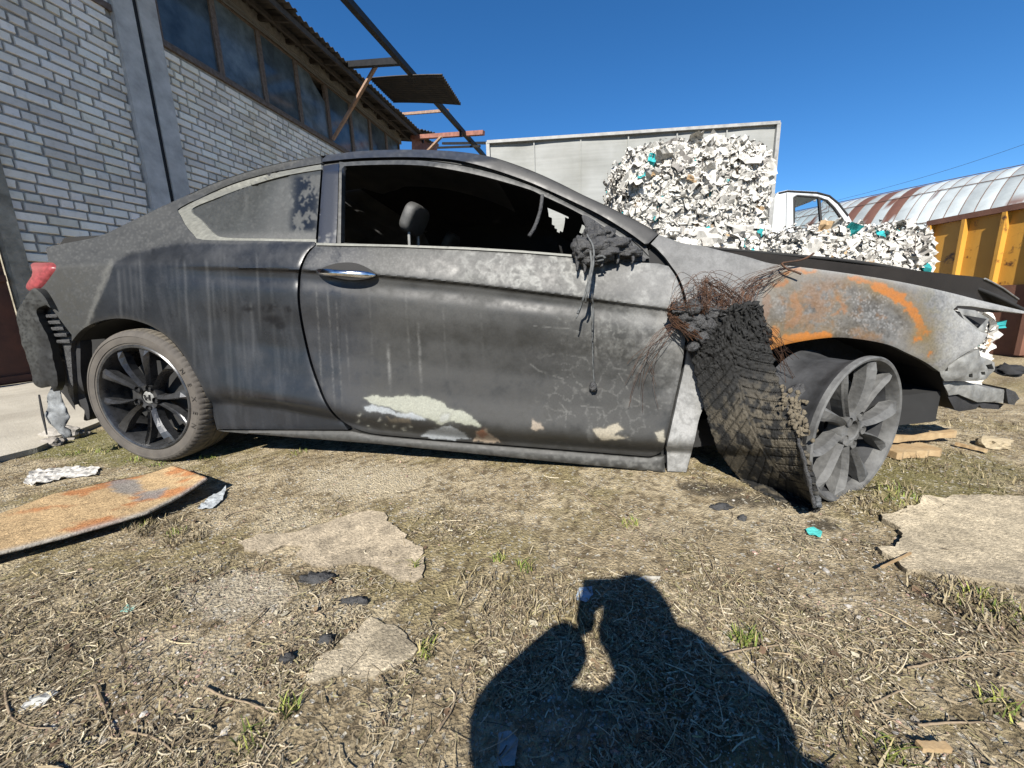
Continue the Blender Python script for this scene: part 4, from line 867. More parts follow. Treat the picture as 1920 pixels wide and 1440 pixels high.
# ---- bonnet, sprung open
HU = smooth_line([(1318, 461), (1400, 468), (1500, 477), (1600, 487), (1700, 503), (1800, 527), (1870, 552), (1930, 582)], 12)
A = flat(HU, .16) + np.c_[np.zeros(len(HU)), .22 * np.maximum(0, (flat(HU, .16)[:, 0] - 3.1) / .8) ** 2, np.zeros(len(HU))]
d = lrays(HU); A = CL + d * (((.34 + .18 * np.maximum(0, (A[:, 0] - 3.0) / .8) ** 2) - CL[1]) / d[:, 1])[:, None]
nn_ = 14; Vv = []
for p in A:
    for k in range(nn_ + 1):
        q = k / nn_; Vv.append((p[0] + .05 * math.sin(math.pi * q), p[1] + (CARW - 2 * p[1]) * q, p[2] + .004 * math.sin(math.pi * q)))
hood = mesh_obj('bonnet', Vv, [(i * (nn_ + 1) + k, (i + 1) * (nn_ + 1) + k, (i + 1) * (nn_ + 1) + k + 1, i * (nn_ + 1) + k + 1) for i in range(len(A) - 1) for k in range(nn_)], MAT['hood'], car, True)
sm = hood.modifiers.new('thickness', 'SOLIDIFY'); sm.thickness = .012; sm.offset = -1
HI = smooth_line([(1345, 470), (1420, 474), (1500, 483), (1600, 495), (1700, 505), (1780, 514), (1845, 522), (1880, 541), (1908, 561)], 10)
HL = smooth_line([(1908, 566), (1880, 585), (1800, 580), (1700, 560), (1600, 535), (1500, 515), (1420, 496), (1350, 478)], 10)
def hood_in(P):
    d = lrays(P); L = CL + d * ((.20 - CL[1]) / d[:, 1])[:, None]
    for _ in range(6):
        t = .15 + .25 * np.maximum(0, (L[:, 0] - 3.0) / .8) ** 2 + .05 * np.clip((.9 - L[:, 2]) / .2, -1, 1); L = CL + d * ((t - CL[1]) / d[:, 1])[:, None]
    return L
panel('bonnet_inner_frame', np.vstack([HI, HL]), MAT['brownsteel'], hood, g=6, mapper=hood_in, skirt=.01, rnd=.0)
pn = MB(); pn.tube(hood_in(np.array([(1845, 522.5), (1862, 531), (1880, 541), (1895, 552), (1908, 561)], float)) + (0, -.004, 0), .0035, 6); pn.build('bonnet_edge', MAT['bare'], hood)
tw = MB(); tw.tube(on_flank(smooth_line([(1526, 475), (1515, 482), (1500, 488), (1480, 491), (1466, 494), (1474, 503), (1490, 509), (1502, 514)], 5), -.035), .0035, 6); tw.build('bonnet_cable', MAT['rustwire'], hood, True)
# ---- headlamp aperture, bracket, crash beam
panel('headlamp_bracket', [(1762, 700), (1800, 671), (1836, 655), (1843, 668), (1867, 680), (1866, 694), (1852, 711), (1836, 715), (1776, 716)], MAT['bare'], g=4, dt=.03, skirt=.03, noise_amp=.02,
      holes=[np.array([(1771, 690), (1778, 688), (1780, 696), (1773, 698)]), np.array([(1851, 685), (1862, 682), (1864, 692), (1855, 697)]), np.array([(1817, 702), (1824, 700), (1825, 708), (1818, 709)]), np.array([(1842, 698), (1848, 697), (1849, 703), (1843, 704)])])
panel('crash_beam', [(1770, 718), (1814, 716), (1850, 727), (1889, 731), (1886, 756), (1832, 754), (1800, 740), (1780, 742)], MAT['bare'], g=5, dt=.06, skirt=.12, noise_amp=.015)
panel('beam_lower', [(1776, 742), (1800, 742), (1832, 755), (1884, 758), (1874, 768), (1842, 766), (1838, 760), (1832, 767), (1800, 772), (1775, 765)], MAT['soot'], g=5, dt=.075, skirt=.1)
panel('beam_end', [(1888, 728), (1905, 735), (1915, 748), (1904, 760), (1888, 757)], MAT['char'], g=4, dt=.05, skirt=.1, noise_amp=.02)
V, Fc = lump(on_flank([(1892, 694)], .14)[0], (.055, .05, .026), 90, ICO3, .7, 2.2); mesh_obj('rubber_stop', V, Fc, MAT['soot'], car, True)
panel('lamp_housing', [(1797, 578), (1830, 582), (1856, 598), (1846, 628), (1822, 612), (1800, 594)], MAT['bare'], g=4, dt=.16, skirt=0, holes=[np.array([(1806, 590), (1852, 598), (1835, 616)])])
panel('lamp_cavity', [(1800, 585), (1856, 596), (1838, 620)], MAT['soot'], g=5, dt=.2, skirt=0)
# liner behind the front wheel and the wrecked subframe
def liner(name, arch, depth, mat, dt=.01, ins=0.0):
    A = on_flank(arch, dt); V = np.concatenate([A, A + (0, depth * .5, ins), A + (0, depth, ins)]); n = len(A)
    return mesh_obj(name, V, [(r * n + i, r * n + i + 1, (r + 1) * n + i + 1, (r + 1) * n + i) for r in range(2) for i in range(n - 1)], MAT[mat], car, True)
liner('rear_wheel_liner', ARCH_R, .62, 'gap'); 
a0 = np.vstack([[(1790, 768), (1775, 740)], ARCH_F])
liner('front_wheel_liner', a0, .62, 'brownsteel', .012)
def wall_plate(name, s0, s1, t, z0, z1, mat):
    m = MB(); m.box((s0, t, z0), (s1, t + .01, z1)); return m.build(name, MAT[mat], car)
wall_plate('rear_wheelhouse', -.80, .5, .60, .16, .95, 'gap'); 
V, Fc, _ = tri_fill([dense(np.array([(2.35, .10), (2.35, .8), (3.12, .72), (3.16, .56), (3.2, .40), (3.34, .38), (3.36, .44), (3.5, .42), (3.55, .22), (3.0, .12)]), .05), dense(np.array([(3.20, .40), (3.28, .475), (3.37, .39), (3.30, .36)]), .02)], .05)
wp = mesh_obj('front_wheelhouse', np.c_[V[:, 0], np.full(len(V), .55), V[:, 1]], Fc, MAT['soot'], car)
sf = MB(); sf.box((3.12, .42, .10), (3.46, .46, .30)); sf.box((3.1, .40, .065), (3.40, .50, .10)); sf.build('subframe_plate', simple('dark_burnt_steel', (.035, .037, .042), .6, .2, .4, 12, .3), car)
sf = MB(); sf.box((3.08, .36, .02), (3.36, .44, .055)); sf.build('subframe_rail', MAT['bare'], car)
# ---- tail: lamp, bumper skin, torn underside
def tail_color(V, L):
    n = ash_noise(L, 60, 101); c = np.tile([.26, .045, .05], (len(V), 1)) * (.5 + .9 * n)[:, None]; k = sstep(45, 95, V[:, 0] + (V[:, 1] - 515) * .8); c = mixv(c, [.36, .16, .15], (1 - k) * .45); return np.c_[c * 0.75, np.full(len(V), .38)]  # paler upper left is a highlight painted into the lens colour
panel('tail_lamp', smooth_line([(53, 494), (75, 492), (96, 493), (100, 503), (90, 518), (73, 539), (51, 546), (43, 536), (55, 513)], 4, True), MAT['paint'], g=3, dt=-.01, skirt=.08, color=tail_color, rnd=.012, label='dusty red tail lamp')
def bump_color(V, L):
    n = ash_noise(L, 30, 111); n2 = ash_noise(L, 80, 112); c = np.tile([.075, .078, .074], (len(V), 1)) * (.6 + .7 * n)[:, None]; k = sstep(60, 80, V[:, 0] - (V[:, 1] - 640) * .12 + 14 * (n - .5)) * sstep(580, 640, V[:, 1]); c = mixv(c, [.02, .021, .022], np.clip(k + sstep(660, 720, V[:, 1]) * .6, 0, 1) * .9); c = mixv(c, [.004, .004, .004], sstep(.62, .7, n2) * .7 * (V[:, 1] > 560)); return np.c_[c * .38, .5 + .4 * n]
panel('bumper_skin', smooth_line([(68, 541), (48, 556), (32, 578), (28, 600), (34, 630), (45, 660), (54, 700), (62, 722), (76, 728), (88, 722), (98, 735), (104, 720), (100, 690), (93, 660), (86, 630), (72, 600), (66, 580), (84, 572), (92, 577)], 4, True), MAT['paint'], g=3, dt=-.03, skirt=.03, color=bump_color, rnd=.006, noise_amp=.012, label='charred, melted rear bumper skin')
panel('bumper_edge', [(84, 566), (96, 580), (136, 632), (131, 655), (134, 700), (138, 760), (126, 735), (122, 690), (118, 655), (112, 640), (92, 640), (76, 595), (74, 575)], MAT['char'], g=4, dt=.02, skirt=.03)
for i in range(5):
    y = 590 + i * 12; panel('absorber_rib', [(80 + i * 2, y), (104 + i * 6, y - 1), (106 + i * 6, y + 5), (81 + i * 2, y + 6)], MAT['trim'] if False else MAT['char'], g=4, dt=.0, skirt=.02)
panel('bumper_cavity', [(76, 570), (134, 632), (140, 770), (118, 740), (98, 720), (88, 640)], MAT['gap'], g=8, dt=.08, skirt=0)
panel('splash_flap', smooth_line([(133, 640), (131, 690), (136, 740), (148, 762), (157, 770), (156, 788), (166, 786), (165, 765), (158, 740), (150, 700), (148, 640)], 5, True), MAT['soot'], g=4, dt=.04, skirt=.05)
panel('bumper_bracket', [(98, 668), (108, 668), (112, 652), (118, 670), (124, 672), (122, 678), (104, 676)], MAT['bare'], g=3, dt=.05, skirt=.01)
# ================================================================== WHEELS
MAT['rim'] = simple('dark_grey_alloy', (.05, .051, .053), .27, .5, .35, 25, .12, 120, .002)
MAT['rim_burnt'] = simple('burnt_grey_alloy', (.042, .042, .041), .75, .1, .35, 18, .4, 110, .003, c2=(.125, .125, .121))
MAT['barrel_burnt'] = simple('burnt_barrel', (.012, .0125, .013), .75, .1, .5, 15, .3, 90, .003, c2=(.038, .039, .041))
MAT['tyre'] = simple('dusty_tyre_rubber', (.048, .042, .036), .9, 0, .25, 14, .25, 150, .003, c2=(.08, .071, .06))
MAT['tread'] = simple('worn_tread_rubber', (.05, .045, .038), .9, 0, .4, 30, .3, 150, .003, c2=(.14, .12, .09))
MAT['letter'] = simple('dark_sidewall_letter', (.03, .026, .022), .8, 0, .2, 30, 0)
MAT['mud'] = simple('dried_mud', (.06, .048, .03), .95, 0, .35, 40, .9, 120, .008, c2=(.14, .117, .08))
def tyre_mesh(R=.335, wd=.235, rb_=.258, seg=300):
    prof = [(rb_, .012), (rb_ + .004, -.004), (rb_ + .012, -.006), (rb_ + .013, -.009), (.285, -.012), (.300, -.011), (.302, -.0135), (.312, -.010), (.321, -.002), (.328, .010), (.332, .022)]
    tr = [(.3335, .034), (.335, .055), (.335, .073), (.329, .075), (.329, .085), (.335, .087), (R, .11), (R, .125), (.329, .135), (.329, .145), (.335, .147), (.333, .19), (.325, .215), (.30, .225), (rb_, .22)]
    prof = prof + tr; m = len(prof); V = []
    for k in range(seg):
        th = 2 * math.pi * k / seg; c, s = math.cos(th), math.sin(th); gr = (k % 4) == 0
        for i, (r, a) in enumerate(prof):
            if gr and 8 <= i <= 12: r -= .0045
            sk = .0
            V.append((r * c, a, r * s))
    Fc = [(k * m + i, k * m + i + 1, ((k + 1) % seg) * m + i + 1, ((k + 1) % seg) * m + i) for k in range(seg) for i in range(m - 1)]
    return np.array(V), Fc, m, seg
def spoke_mesh(wide=True, seed=0):
    R_ = np.array([.046, .075, .11, .15, .185, .215, .243])
    if wide: hw = np.array([.0115, .010, .0115, .0145, .018, .0225, .027]); off = np.array([0, .004, .006, .004, 0, -.004, -.006]); ys_ = np.array([.016, .008, .002, -.003, -.006, -.005, .0]); rg = .45
    else: hw = np.array([.0095, .008, .007, .0075, .0095, .013, .018]); off = np.array([0, -.006, -.012, -.016, -.014, -.008, .0]); ys_ = np.array([.018, .014, .010, .006, .002, .0, .002]); rg = -.2
    V = []; n = len(R_)
    for r, h, o, y in zip(R_, hw, off, ys_):
        for q, dy in ((-1, .045), (-1, .009), (-.55, .004), (rg, -.006), (1, .014), (.9, .05)): V.append((o + h * q, y + dy * (.35 if r > .24 else 1), r))
    k = 6; Fc = [(i * k + j, (i + 1) * k + j, (i + 1) * k + j + 1, i * k + j + 1) for i in range(n - 1) for j in range(k - 1)]
    Fc += [(i * k + k - 1, (i + 1) * k + k - 1, (i + 1) * k, i * k) for i in range(n - 1)] + [tuple(range(k)), tuple((n - 1) * k + j for j in range(k - 1, -1, -1))]
    me = bpy.data.meshes.new('spoke'); me.from_pydata(V, [], Fc); me.update(); return me
SPK = [spoke_mesh(True), spoke_mesh(False)]
def make_wheel(name, loc, rot, mats, phase=0.0, cap=True, broken=()):
    m = MB(); m.lathe([(.262, .012), (.262, -.004), (.256, -.008), (.248, -.004), (.243, .014), (.236, .04), (.228, .09), (.232, .17), (.246, .19), (.256, .2), (.258, .205), (.252, .2), (.238, .15), (.238, .06), (.25, .03)], 96, closed=True)
    wh = m.build(name, mats[1], car, True, 40); wh.location = loc; wh.rotation_euler = rot
    m = MB(); m.lathe([(.2625, .010), (.2625, -.006), (.257, -.010), (.249, -.007), (.241, .010), (.2385, .03)], 96); m.build('rim_lip', mats[0], wh, True, 40)
    for i in range(10):
        if i in broken: continue
        a = phase + i * math.pi / 5; me = SPK[i % 2].copy(); me.materials.clear(); me.materials.append(mats[0])
        o = bpy.data.objects.new('spoke', me); COL.objects.link(o); o.parent = wh; o.rotation_euler = (0, a, 0)
        me.polygons.foreach_set('use_smooth', np.zeros(len(me.polygons), bool))
    m = MB(); m.lathe([(.0, .028), (.034, .028), (.037, .016), (.060, .014), (.064, .024), (.060, .06), (.0, .06)] if cap else [(.03, .05), (.032, .012), (.036, .008), (.060, .012), (.064, .024), (.06, .06), (.03, .06)], 40)
    hub = m.build('hub', mats[0], wh, True, 35)
    for k in range(5):
        a = phase + .31 + k * 2 * math.pi / 5; c = (.054 * math.sin(a), 0, .054 * math.cos(a)); m = MB()
        m.lathe([(.0165, .004), (.0165, .02), (.0105, .021)], 16); m.v[-1] = m.v[-1] + np.array([c[0], .0, c[2]])
        m.lathe([(0, .010), (.007, .010), (.0088, .014), (.0088, .03)], 6); m.v[-1] = m.v[-1] + np.array([c[0], .0, c[2]])
        m.build('lug_nut', mats[0] if not cap else MAT['steelblack'], wh)
    m = MB(); m.lathe([(.03, .085), (.175, .085), (.175, .11), (.03, .11)], 48, closed=True); m.build('brake_disc', MAT['gap'], wh)
    m = MB(); m.lathe([(.0, .205), (.235, .205), (.235, .215), (0, .215)], 40); m.build('wheel_backing', MAT['gap'], wh)
    return wh
wr_ = make_wheel('rear_wheel', (0.0, .004, .332), (0, 0, 0), (MAT['rim'], MAT['rim']), .25)
V, Fc, m_, seg = tyre_mesh()
ty = mesh_obj('tyre', V, Fc, MAT['tyre'], wr_, True); ty.data.materials.append(MAT['tread'])
mi = np.array([1 if (f[0] % m_) >= 9 else 0 for f in Fc], np.int32); ty.data.polygons.foreach_set('material_index', mi); ty.data.set_sharp_from_angle(angle=math.radians(32))
# raised letters on the sidewall, emblem on the cap
def text_mesh(ch, size, depth, name, mat, parent):
    cu_ = bpy.data.curves.new('t', 'FONT'); cu_.body = ch; cu_.size = size; cu_.extrude = depth; cu_.align_x = 'CENTER'; cu_.align_y = 'CENTER'
    t_ = bpy.data.objects.new('t', cu_); COL.objects.link(t_); bpy.context.view_layer.update()
    me = bpy.data.meshes.new_from_object(t_.evaluated_get(bpy.context.evaluated_depsgraph_get())); bpy.data.objects.remove(t_)
    o = bpy.data.objects.new(name, me); COL.objects.link(o); o.parent = parent; me.materials.clear(); me.materials.append(mat); return o
for i, ch in enumerate('NEXEN'):
    a = math.radians(63 + 13.5 * i); o = text_mesh(ch, .034, .0012, 'letter', MAT['letter'], wr_)
    o.matrix_local = Matrix.Rotation(a, 4, 'Y') @ Matrix.Translation((0, -.0135, .292)) @ Matrix.Rotation(math.radians(90), 4, 'X')
em = MB(); em.lathe([(.0, .016), (.026, .017), (.031, .020), (.033, .026)], 32); cap = em.build('centre_cap', MAT['bare'], wr_, True, 30)
em = MB(); em.bar((-.010, .013, -.014), (-.014, .013, .014), .006, .004, upv=(0, 1, 0)); em.bar((.010, .013, -.014), (.014, .013, .014), .006, .004, upv=(0, 1, 0)); em.bar((-.012, .013, .0), (.012, .013, .0), .006, .004, upv=(0, 1, 0)); em.build('cap_emblem', MAT['soot'], wr_)
md = MB(); rg = np.random.default_rng(2)
for k in range(60):
    a = math.radians(rg.uniform(58, 78)); V, Fc = lump((.338 * math.sin(a), rg.uniform(.02, .09), .338 * math.cos(a)), rg.uniform(.004, .012, 3), k, ICO2, .5, 2); md.add(V, Fc)
md.build('mud_clump', MAT['mud'], wr_, True)
# far-side wheels (hardly seen)
for nm, s, z in (('far_rear_wheel', 0.0, .332), ('far_front_wheel', 2.98, .30)):
    m = MB(); m.lathe([(.24, .1), (.262, 0), (.262, -.2), (.05, -.2)], 40); wq = m.build(nm, MAT['rim'], car, True, 40); wq.location = (s, CARW - .01, z)
    m = MB(); m.lathe([(.258, .0), (.30, .012), (.33, -.01), (.335, -.11), (.33, -.21), (.30, -.23), (.258, -.22)], 64); m.build('tyre', MAT['tread'], wq, True, 40)
# ---- front wheel: bare burnt rim, turned out, tyre peeled off beside it
az = math.radians(23.2); rc = np.array([1.192, 1.296, .247]); lc = to_local(rc)[0]
fw_ = make_wheel('front_wheel', tuple(lc), (math.radians(2.0), 0, az - YAW), (MAT['rim_burnt'], MAT['barrel_burnt']), .12, cap=False)
# explicit band of tread
Ls = smooth_line([(1291, 602), (1292, 650), (1303, 700), (1317, 750), (1330, 800), (1350, 850), (1380, 890), (1430, 922), (1490, 945), (1528, 956)], 5)
Rs = smooth_line([(1425, 580), (1440, 625), (1451, 680), (1463, 725), (1482, 775), (1502, 830), (1515, 875), (1521, 905), (1527, 930), (1531, 952)], 5)
def resamp(p, n):
    d_ = np.r_[0, np.cumsum(np.linalg.norm(np.diff(p, axis=0), axis=1))]; q = np.linspace(0, d_[-1], n); return np.c_[np.interp(q, d_, p[:, 0]), np.interp(q, d_, p[:, 1])]
NV, NU = 230, 90; Lp, Rp = resamp(Ls, NV), resamp(Rs, NV)
vv, uu = np.meshgrid(np.linspace(0, 1, NV), np.linspace(0, 1, NU), indexing='ij')
pxs = Lp[:, None] * (1 - uu[..., None]) + Rp[:, None] * uu[..., None]
pxs[..., 0] += 4.5 * fbm(np.c_[vv.ravel() * 40, vv.ravel() * 0], 1, 3, 2).reshape(uu.shape) * np.clip(1 - uu / .06, 0, 1) + 5 * fbm(np.c_[vv.ravel() * 45, vv.ravel() * 0 + 3], 1, 3, 7).reshape(uu.shape) * np.clip((uu - .95) / .05, 0, 1)
bul = np.sin(np.pi * uu); jag_t = np.clip(1 - vv / .12, 0, 1)
pxs[..., 1] += jag_t * (22 * fbm(np.c_[uu.ravel() * 9, vv.ravel() * 3], 1, 4, 5).reshape(uu.shape) - 18 * np.exp(-((uu - .62) / .22) ** 2)); pxs[..., 0] += jag_t * 10 * noise(np.c_[uu.ravel() * 14, vv.ravel() * 3], 1, 6).reshape(uu.shape)
def flank_depth(P): return (to_world(on_flank(P)) - CAMP) @ fw
fd = flank_depth(pxs.reshape(-1, 2)).reshape(uu.shape)
q_ = sstep(.25, .62, vv); right_d = (fd - .07) * (1 - q_) + (1.263 - .03 * vv) * q_
depth = (fd - .03) * (1 - uu) + right_d * uu - .022 * bul
rz_ = rays(pxs.reshape(-1, 2))[:, 2]; gd = np.where(rz_ < -.05, (-.004 - CAM_H) / np.minimum(rz_, -.05), 9).reshape(uu.shape); depth = np.minimum(depth, gd - .012)
# directional tread: long V sipes, centre rib, burnt-away top
cx = (uu - .5) * 2; ph = vv * 21 - 2.3 * np.abs(cx) ** .8 + .08 * noise(np.c_[uu.ravel() * 5, vv.ravel() * 9], 1, 3).reshape(uu.shape)
side = np.minimum(np.abs(((ph + .0) % 1) - .5), 1) ; sip = np.clip(1 - np.abs(((ph % 1) - .5)) / .085, 0, 1)
sip2 = np.clip(1 - np.abs((((vv * 42 - 4.6 * np.abs(cx) ** .8) % 1) - .5)) / .09, 0, 1) * (np.abs(cx) > .5)
rib = np.maximum(np.clip(1 - np.abs(np.abs(cx) - .34 - .03 * np.sin(vv * 180)) / .035, 0, 1), np.clip(1 - np.abs(cx) / .02, 0, 1))
groove = np.maximum(np.maximum(sip * (np.abs(cx) > .06), rib * .45), sip2 * .5)
brn = np.clip((.30 - vv) / .2, 0, 1); F2 = np.c_[uu.ravel() * 4, vv.ravel() * 9]
crk = np.clip(1 - np.abs(fbm(F2, 2.3, 3, 9)) / .07, 0, 1).reshape(uu.shape)
depth = depth + .007 * groove * (1 - .6 * brn) + brn * (.014 * fbm(F2, 4, 4, 8).reshape(uu.shape) + .009 * crk) + .003 * fbm(F2, 7, 3, 10).reshape(uu.shape)
depth = np.minimum(depth, gd - .004); W = CAMP + rays(pxs.reshape(-1, 2)) * depth.reshape(-1, 1); Lw = to_local(W)
nz_ = fbm(F2, 2.2, 4, 12).reshape(uu.shape); dirt = np.clip(.5 + nz_, 0, 1)
mudk = sstep(.38, .62, dirt) * sstep(.22, .5, vv) * (1 - .6 * sstep(.82, .98, vv)); colr = np.stack([.013 + .055 * mudk, .013 + .046 * mudk, .0125 + .031 * mudk], -1)
colr = colr * (1 - .75 * groove * (1 - .5 * brn))[..., None]; colr[..., :] = colr * (1 - .4 * brn * crk)[..., None]
lw = np.clip(1 - np.abs(uu - .98) / .06, 0, 1) * sstep(.9, 1, vv); colr = colr * (1 - lw[..., None]) + lw[..., None] * np.array([.1, .11, .12])
I = np.arange(NV * NU).reshape(NV, NU); Qf = np.stack([I[:-1, :-1], I[1:, :-1], I[1:, 1:], I[:-1, 1:]], -1).reshape(-1, 4)
MAT['burnttyre'] = attr_mat('burnt_tyre_rubber', 140, .5, .5, 180, .004, .3, 0, .82)
ft = big_mesh('peeled_tyre', Lw, Qf, MAT['burnttyre'], colr.reshape(-1, 3), True, car); ft['label'] = 'burnt front tyre peeled off its rim, tread towards the viewer'
ft.data.set_sharp_from_angle(angle=math.radians(40))
sd = ft.modifiers.new('t', 'SOLIDIFY'); sd.thickness = .014; sd.offset = 1 if False else -1
# sidewall remnant between band and rim, with dried mud
sw_ = MB(); q = []; 
for k, p in enumerate(Rp[60::6]):
    pass
RA = CAMP + rays(Rp[96::6]) * (depth[96::6, -1] - .002)[:, None]
tgt = smooth_line([(1508, 720), (1521, 765), (1519, 800), (1516, 830), (1517, 870), (1524, 905), (1534, 930), (1545, 950)], 5); TA = resamp(tgt, len(RA)); TB = CAMP + rays(TA) * np.linspace(1.33, 1.27, len(RA))[:, None]
rows = [RA * (1 - k) + TB * k + np.array([0, .02 * math.sin(math.pi * k), 0]) for k in np.linspace(0, 1, 8)]; n_ = len(RA); VV = np.concatenate(rows); VV += .008 * np.c_[fbm(VV, 25, 3, 1), fbm(VV, 25, 3, 2), fbm(VV, 25, 3, 3)]
sw_.add(to_local(VV), [(r * n_ + i, r * n_ + i + 1, (r + 1) * n_ + i + 1, (r + 1) * n_ + i) for r in range(7) for i in range(n_ - 1)]); o = sw_.build('sidewall_remnant', MAT['char'], ft, True); s_ = o.modifiers.new('t', 'SOLIDIFY'); s_.thickness = .008
md = MB(); rg = np.random.default_rng(6)
for k in range(110):
    q = rg.random(); x = np.interp(q, [0, 1], [1478, 1512]) + rg.normal(0, 9); y = np.interp(q, [0, 1], [735, 815]) + rg.normal(0, 9)
    V, Fc = lump(to_local(at_depth(x, y, np.interp(y, Rp[:, 1], depth[:, -1]) - .006 + rg.normal(0, .004)))[0], rg.uniform(.002, .009, 3) * (1, .6, 1.2), k + 200, ICO2, .9, 2.8); md.add(V, Fc)
md.build('mud_clump', MAT['mud'], ft, True)
ch = MB()
for k, (x, y, r) in enumerate([(1285, 590, .032), (1300, 575, .028), (1270, 578, .024), (1310, 600, .03), (1338, 588, .028), (1296, 618, .026), (1318, 632, .022), (1300, 650, .018), (1360, 590, .028), (1390, 582, .024), (1262, 592, .018), (1330, 610, .03)]):
    V, Fc = lump(to_local(at_depth(x, y, flank_depth([(x, y)])[0] - .05))[0], (r * 1.1, r * .7, r), 300 + k, ICO3, .7, 2.4); ch.add(V, Fc)
ch.build('charred_bead', MAT['char'], ft, True)
# steel cords: hair of rusty wire
hw_ = MB(); rg = np.random.default_rng(9)
def cord(px_pts, d0, r=.0008):
    p = smooth_line(px_pts, 7); dd = np.asarray(d0) if np.ndim(d0) else np.full(len(p), d0); dd = np.interp(np.linspace(0, 1, len(p)), np.linspace(0, 1, len(dd)), dd); dd = dd + .012 * noise(p, .03, rg.uniform(0, 9))
    hw_.tube(to_local(CAMP + rays(p) * (flank_depth(p) - .045 + (dd - 1.31) * .5)[:, None]), r, 3, cap=False)
for k in range(52):      # looping tangle above the bead
    a = rg.uniform(1255, 1345); b_ = rg.uniform(1290, 1400); t_ = rg.uniform(500, 575); c_ = (a + b_) / 2 + rg.normal(0, 18)
    cord([(a, rg.uniform(575, 612)), (a + rg.normal(-6, 12), (t_ + 590) / 2), (c_, t_), (b_ + rg.normal(6, 10), (t_ + 590) / 2 + rg.normal(0, 6)), (b_, rg.uniform(570, 605))], [1.30, 1.27 + rg.normal(0, .02), 1.27 + rg.normal(0, .03), 1.29, 1.30])
for k in range(42):       # arcs swept over the wing
    a = rg.uniform(1345, 1420); e = rg.uniform(1400, 1500); t_ = np.interp(e, [1400, 1500], [545, 492]) + rg.normal(0, 8)
    cord([(a, rg.uniform(565, 595)), (a + (e - a) * .25, 560 - (560 - t_) * .5), (a + (e - a) * .6, t_ + 14 + rg.normal(0, 4)), (e, t_)], [1.28, 1.29, 1.33, 1.38])
for k in range(28): # upright bundle
    b_ = rg.uniform(1318, 1335); cord([(rg.uniform(1300, 1330), 590), (b_, 560), (1322 + rg.normal(0, 7), 528 + rg.normal(0, 6)), (1350 + rg.normal(0, 14), 550 + rg.normal(0, 8)), (1385 + rg.normal(0, 18), 585)], 1.28)
for k in range(14):       # loose hairs to the left and into the wheel arch
    e = (rg.uniform(1165, 1235), rg.uniform(680, 780)); cord([(1275, rg.uniform(590, 615)), (rg.uniform(1225, 1262), rg.uniform(600, 640)), ((e[0] + 1215) / 2, (e[1] + 640) / 2), e], [1.29, 1.30, 1.33, 1.37], .0007)
for k in range(22):
    cord([(rg.uniform(1418, 1436), rg.uniform(590, 640)), (rg.uniform(1440, 1465), rg.uniform(620, 670)), (rg.uniform(1462, 1500), rg.uniform(640, 730))], 1.27, .0007)
for k in range(22):
    cord([(rg.uniform(1262, 1290), rg.uniform(560, 600)), (rg.uniform(1250, 1262), rg.uniform(575, 610)), (rg.uniform(1290, 1320), rg.uniform(610, 640))], 1.27, .0012)
tag(hw_.build('steel_cord', MAT['rustwire'], ft), kind='stuff')
# ================================================================== BEHIND THE CAR
# ---- box lorry
tr0 = np.array([-.42, 6.5]); tr1 = np.array([4.14, 6.1]); ta = math.atan2(*(tr1 - tr0)[::-1]); tu = (tr1 - tr0) / np.linalg.norm(tr1 - tr0); TL = np.linalg.norm(tr1 - tr0)
trk = empty('box_lorry', (tr0[0], tr0[1], 0), ta); tag(trk, 'white cab lorry with a tall grey tarpaulin box, parked behind the paper bales', 'truck')
def t_plane(px, y=0.0):
    d = rays([px])[0]; v_ = np.array([-tu[1], tu[0], 0]); o_ = np.array([tr0[0], tr0[1], 0]); lam = ((o_ - CAMP) @ v_ + y) / (d @ v_); P = CAMP + d * lam - o_
    return P[0] * tu[0] + P[1] * tu[1], P[2]
def tarp_mat():
    m, n, b = mat_new('grey_tarpaulin'); co = coords(n); mp = N(n, 'ShaderNodeMapping'); mp.inputs['Scale'].default_value = (.25, 1, 5); n.links.new(co, mp.inputs[0])
    t = tex_noise(n, 3, 6, .6, mp.outputs[0]); t2 = tex_noise(n, 1.2, 5, .6, co); r = ramp(n, t.outputs['Fac'], [(.3, (.20, .205, .195)), (.6, (.235, .24, .23))])
    r2 = ramp(n, t2.outputs['Fac'], [(.35, (.75, .75, .72)), (.6, (1, 1, 1))]); c_ = mixc(n, 1.0, r.outputs[0], r2.outputs[0], 'MULTIPLY'); n.links.new(c_, b.inputs['Base Color']); b.inputs['Roughness'].default_value = .7
    bump(n, b, t.outputs['Fac'], .25, .015); return m
MAT['tarp'] = tarp_mat()
MAT['whitepaint'] = simple('white_cab_paint', (.5, .52, .53), .35, 0, .08, 4, .05, 80, .001)
MAT['rubberblk'] = simple('black_rubber', (.015, .015, .015), .7, 0, .3, 20, .1)
z_tl, z_tr = t_plane((915, 268))[1], t_plane((1458, 232))[1]; xl = t_plane((915, 268))[0]; xr = t_plane((1458, 232))[0]
nx_, nz2 = 90, 40; V = []
for k in range(nz2 + 1):
    for i in range(nx_ + 1):
        q = i / nx_; x = xl + (xr - xl) * q; z = .85 + (z_tl + (z_tr - z_tl) * q - .85) * k / nz2; V.append((x, 0, z))
V = np.array(V); V[:, 1] += .012 * fbm(V * (.6, 1, 2.5), 1.5, 4, 3) + .012 * np.abs(np.sin(V[:, 0] * 2.2)) ** 6 + .018 * fbm(V, .8, 3, 4)
Fc = [(k * (nx_ + 1) + i, k * (nx_ + 1) + i + 1, (k + 1) * (nx_ + 1) + i + 1, (k + 1) * (nx_ + 1) + i) for k in range(nz2) for i in range(nx_)]
bx = mesh_obj('cargo_box_side', V, Fc, MAT['tarp'], trk, True)
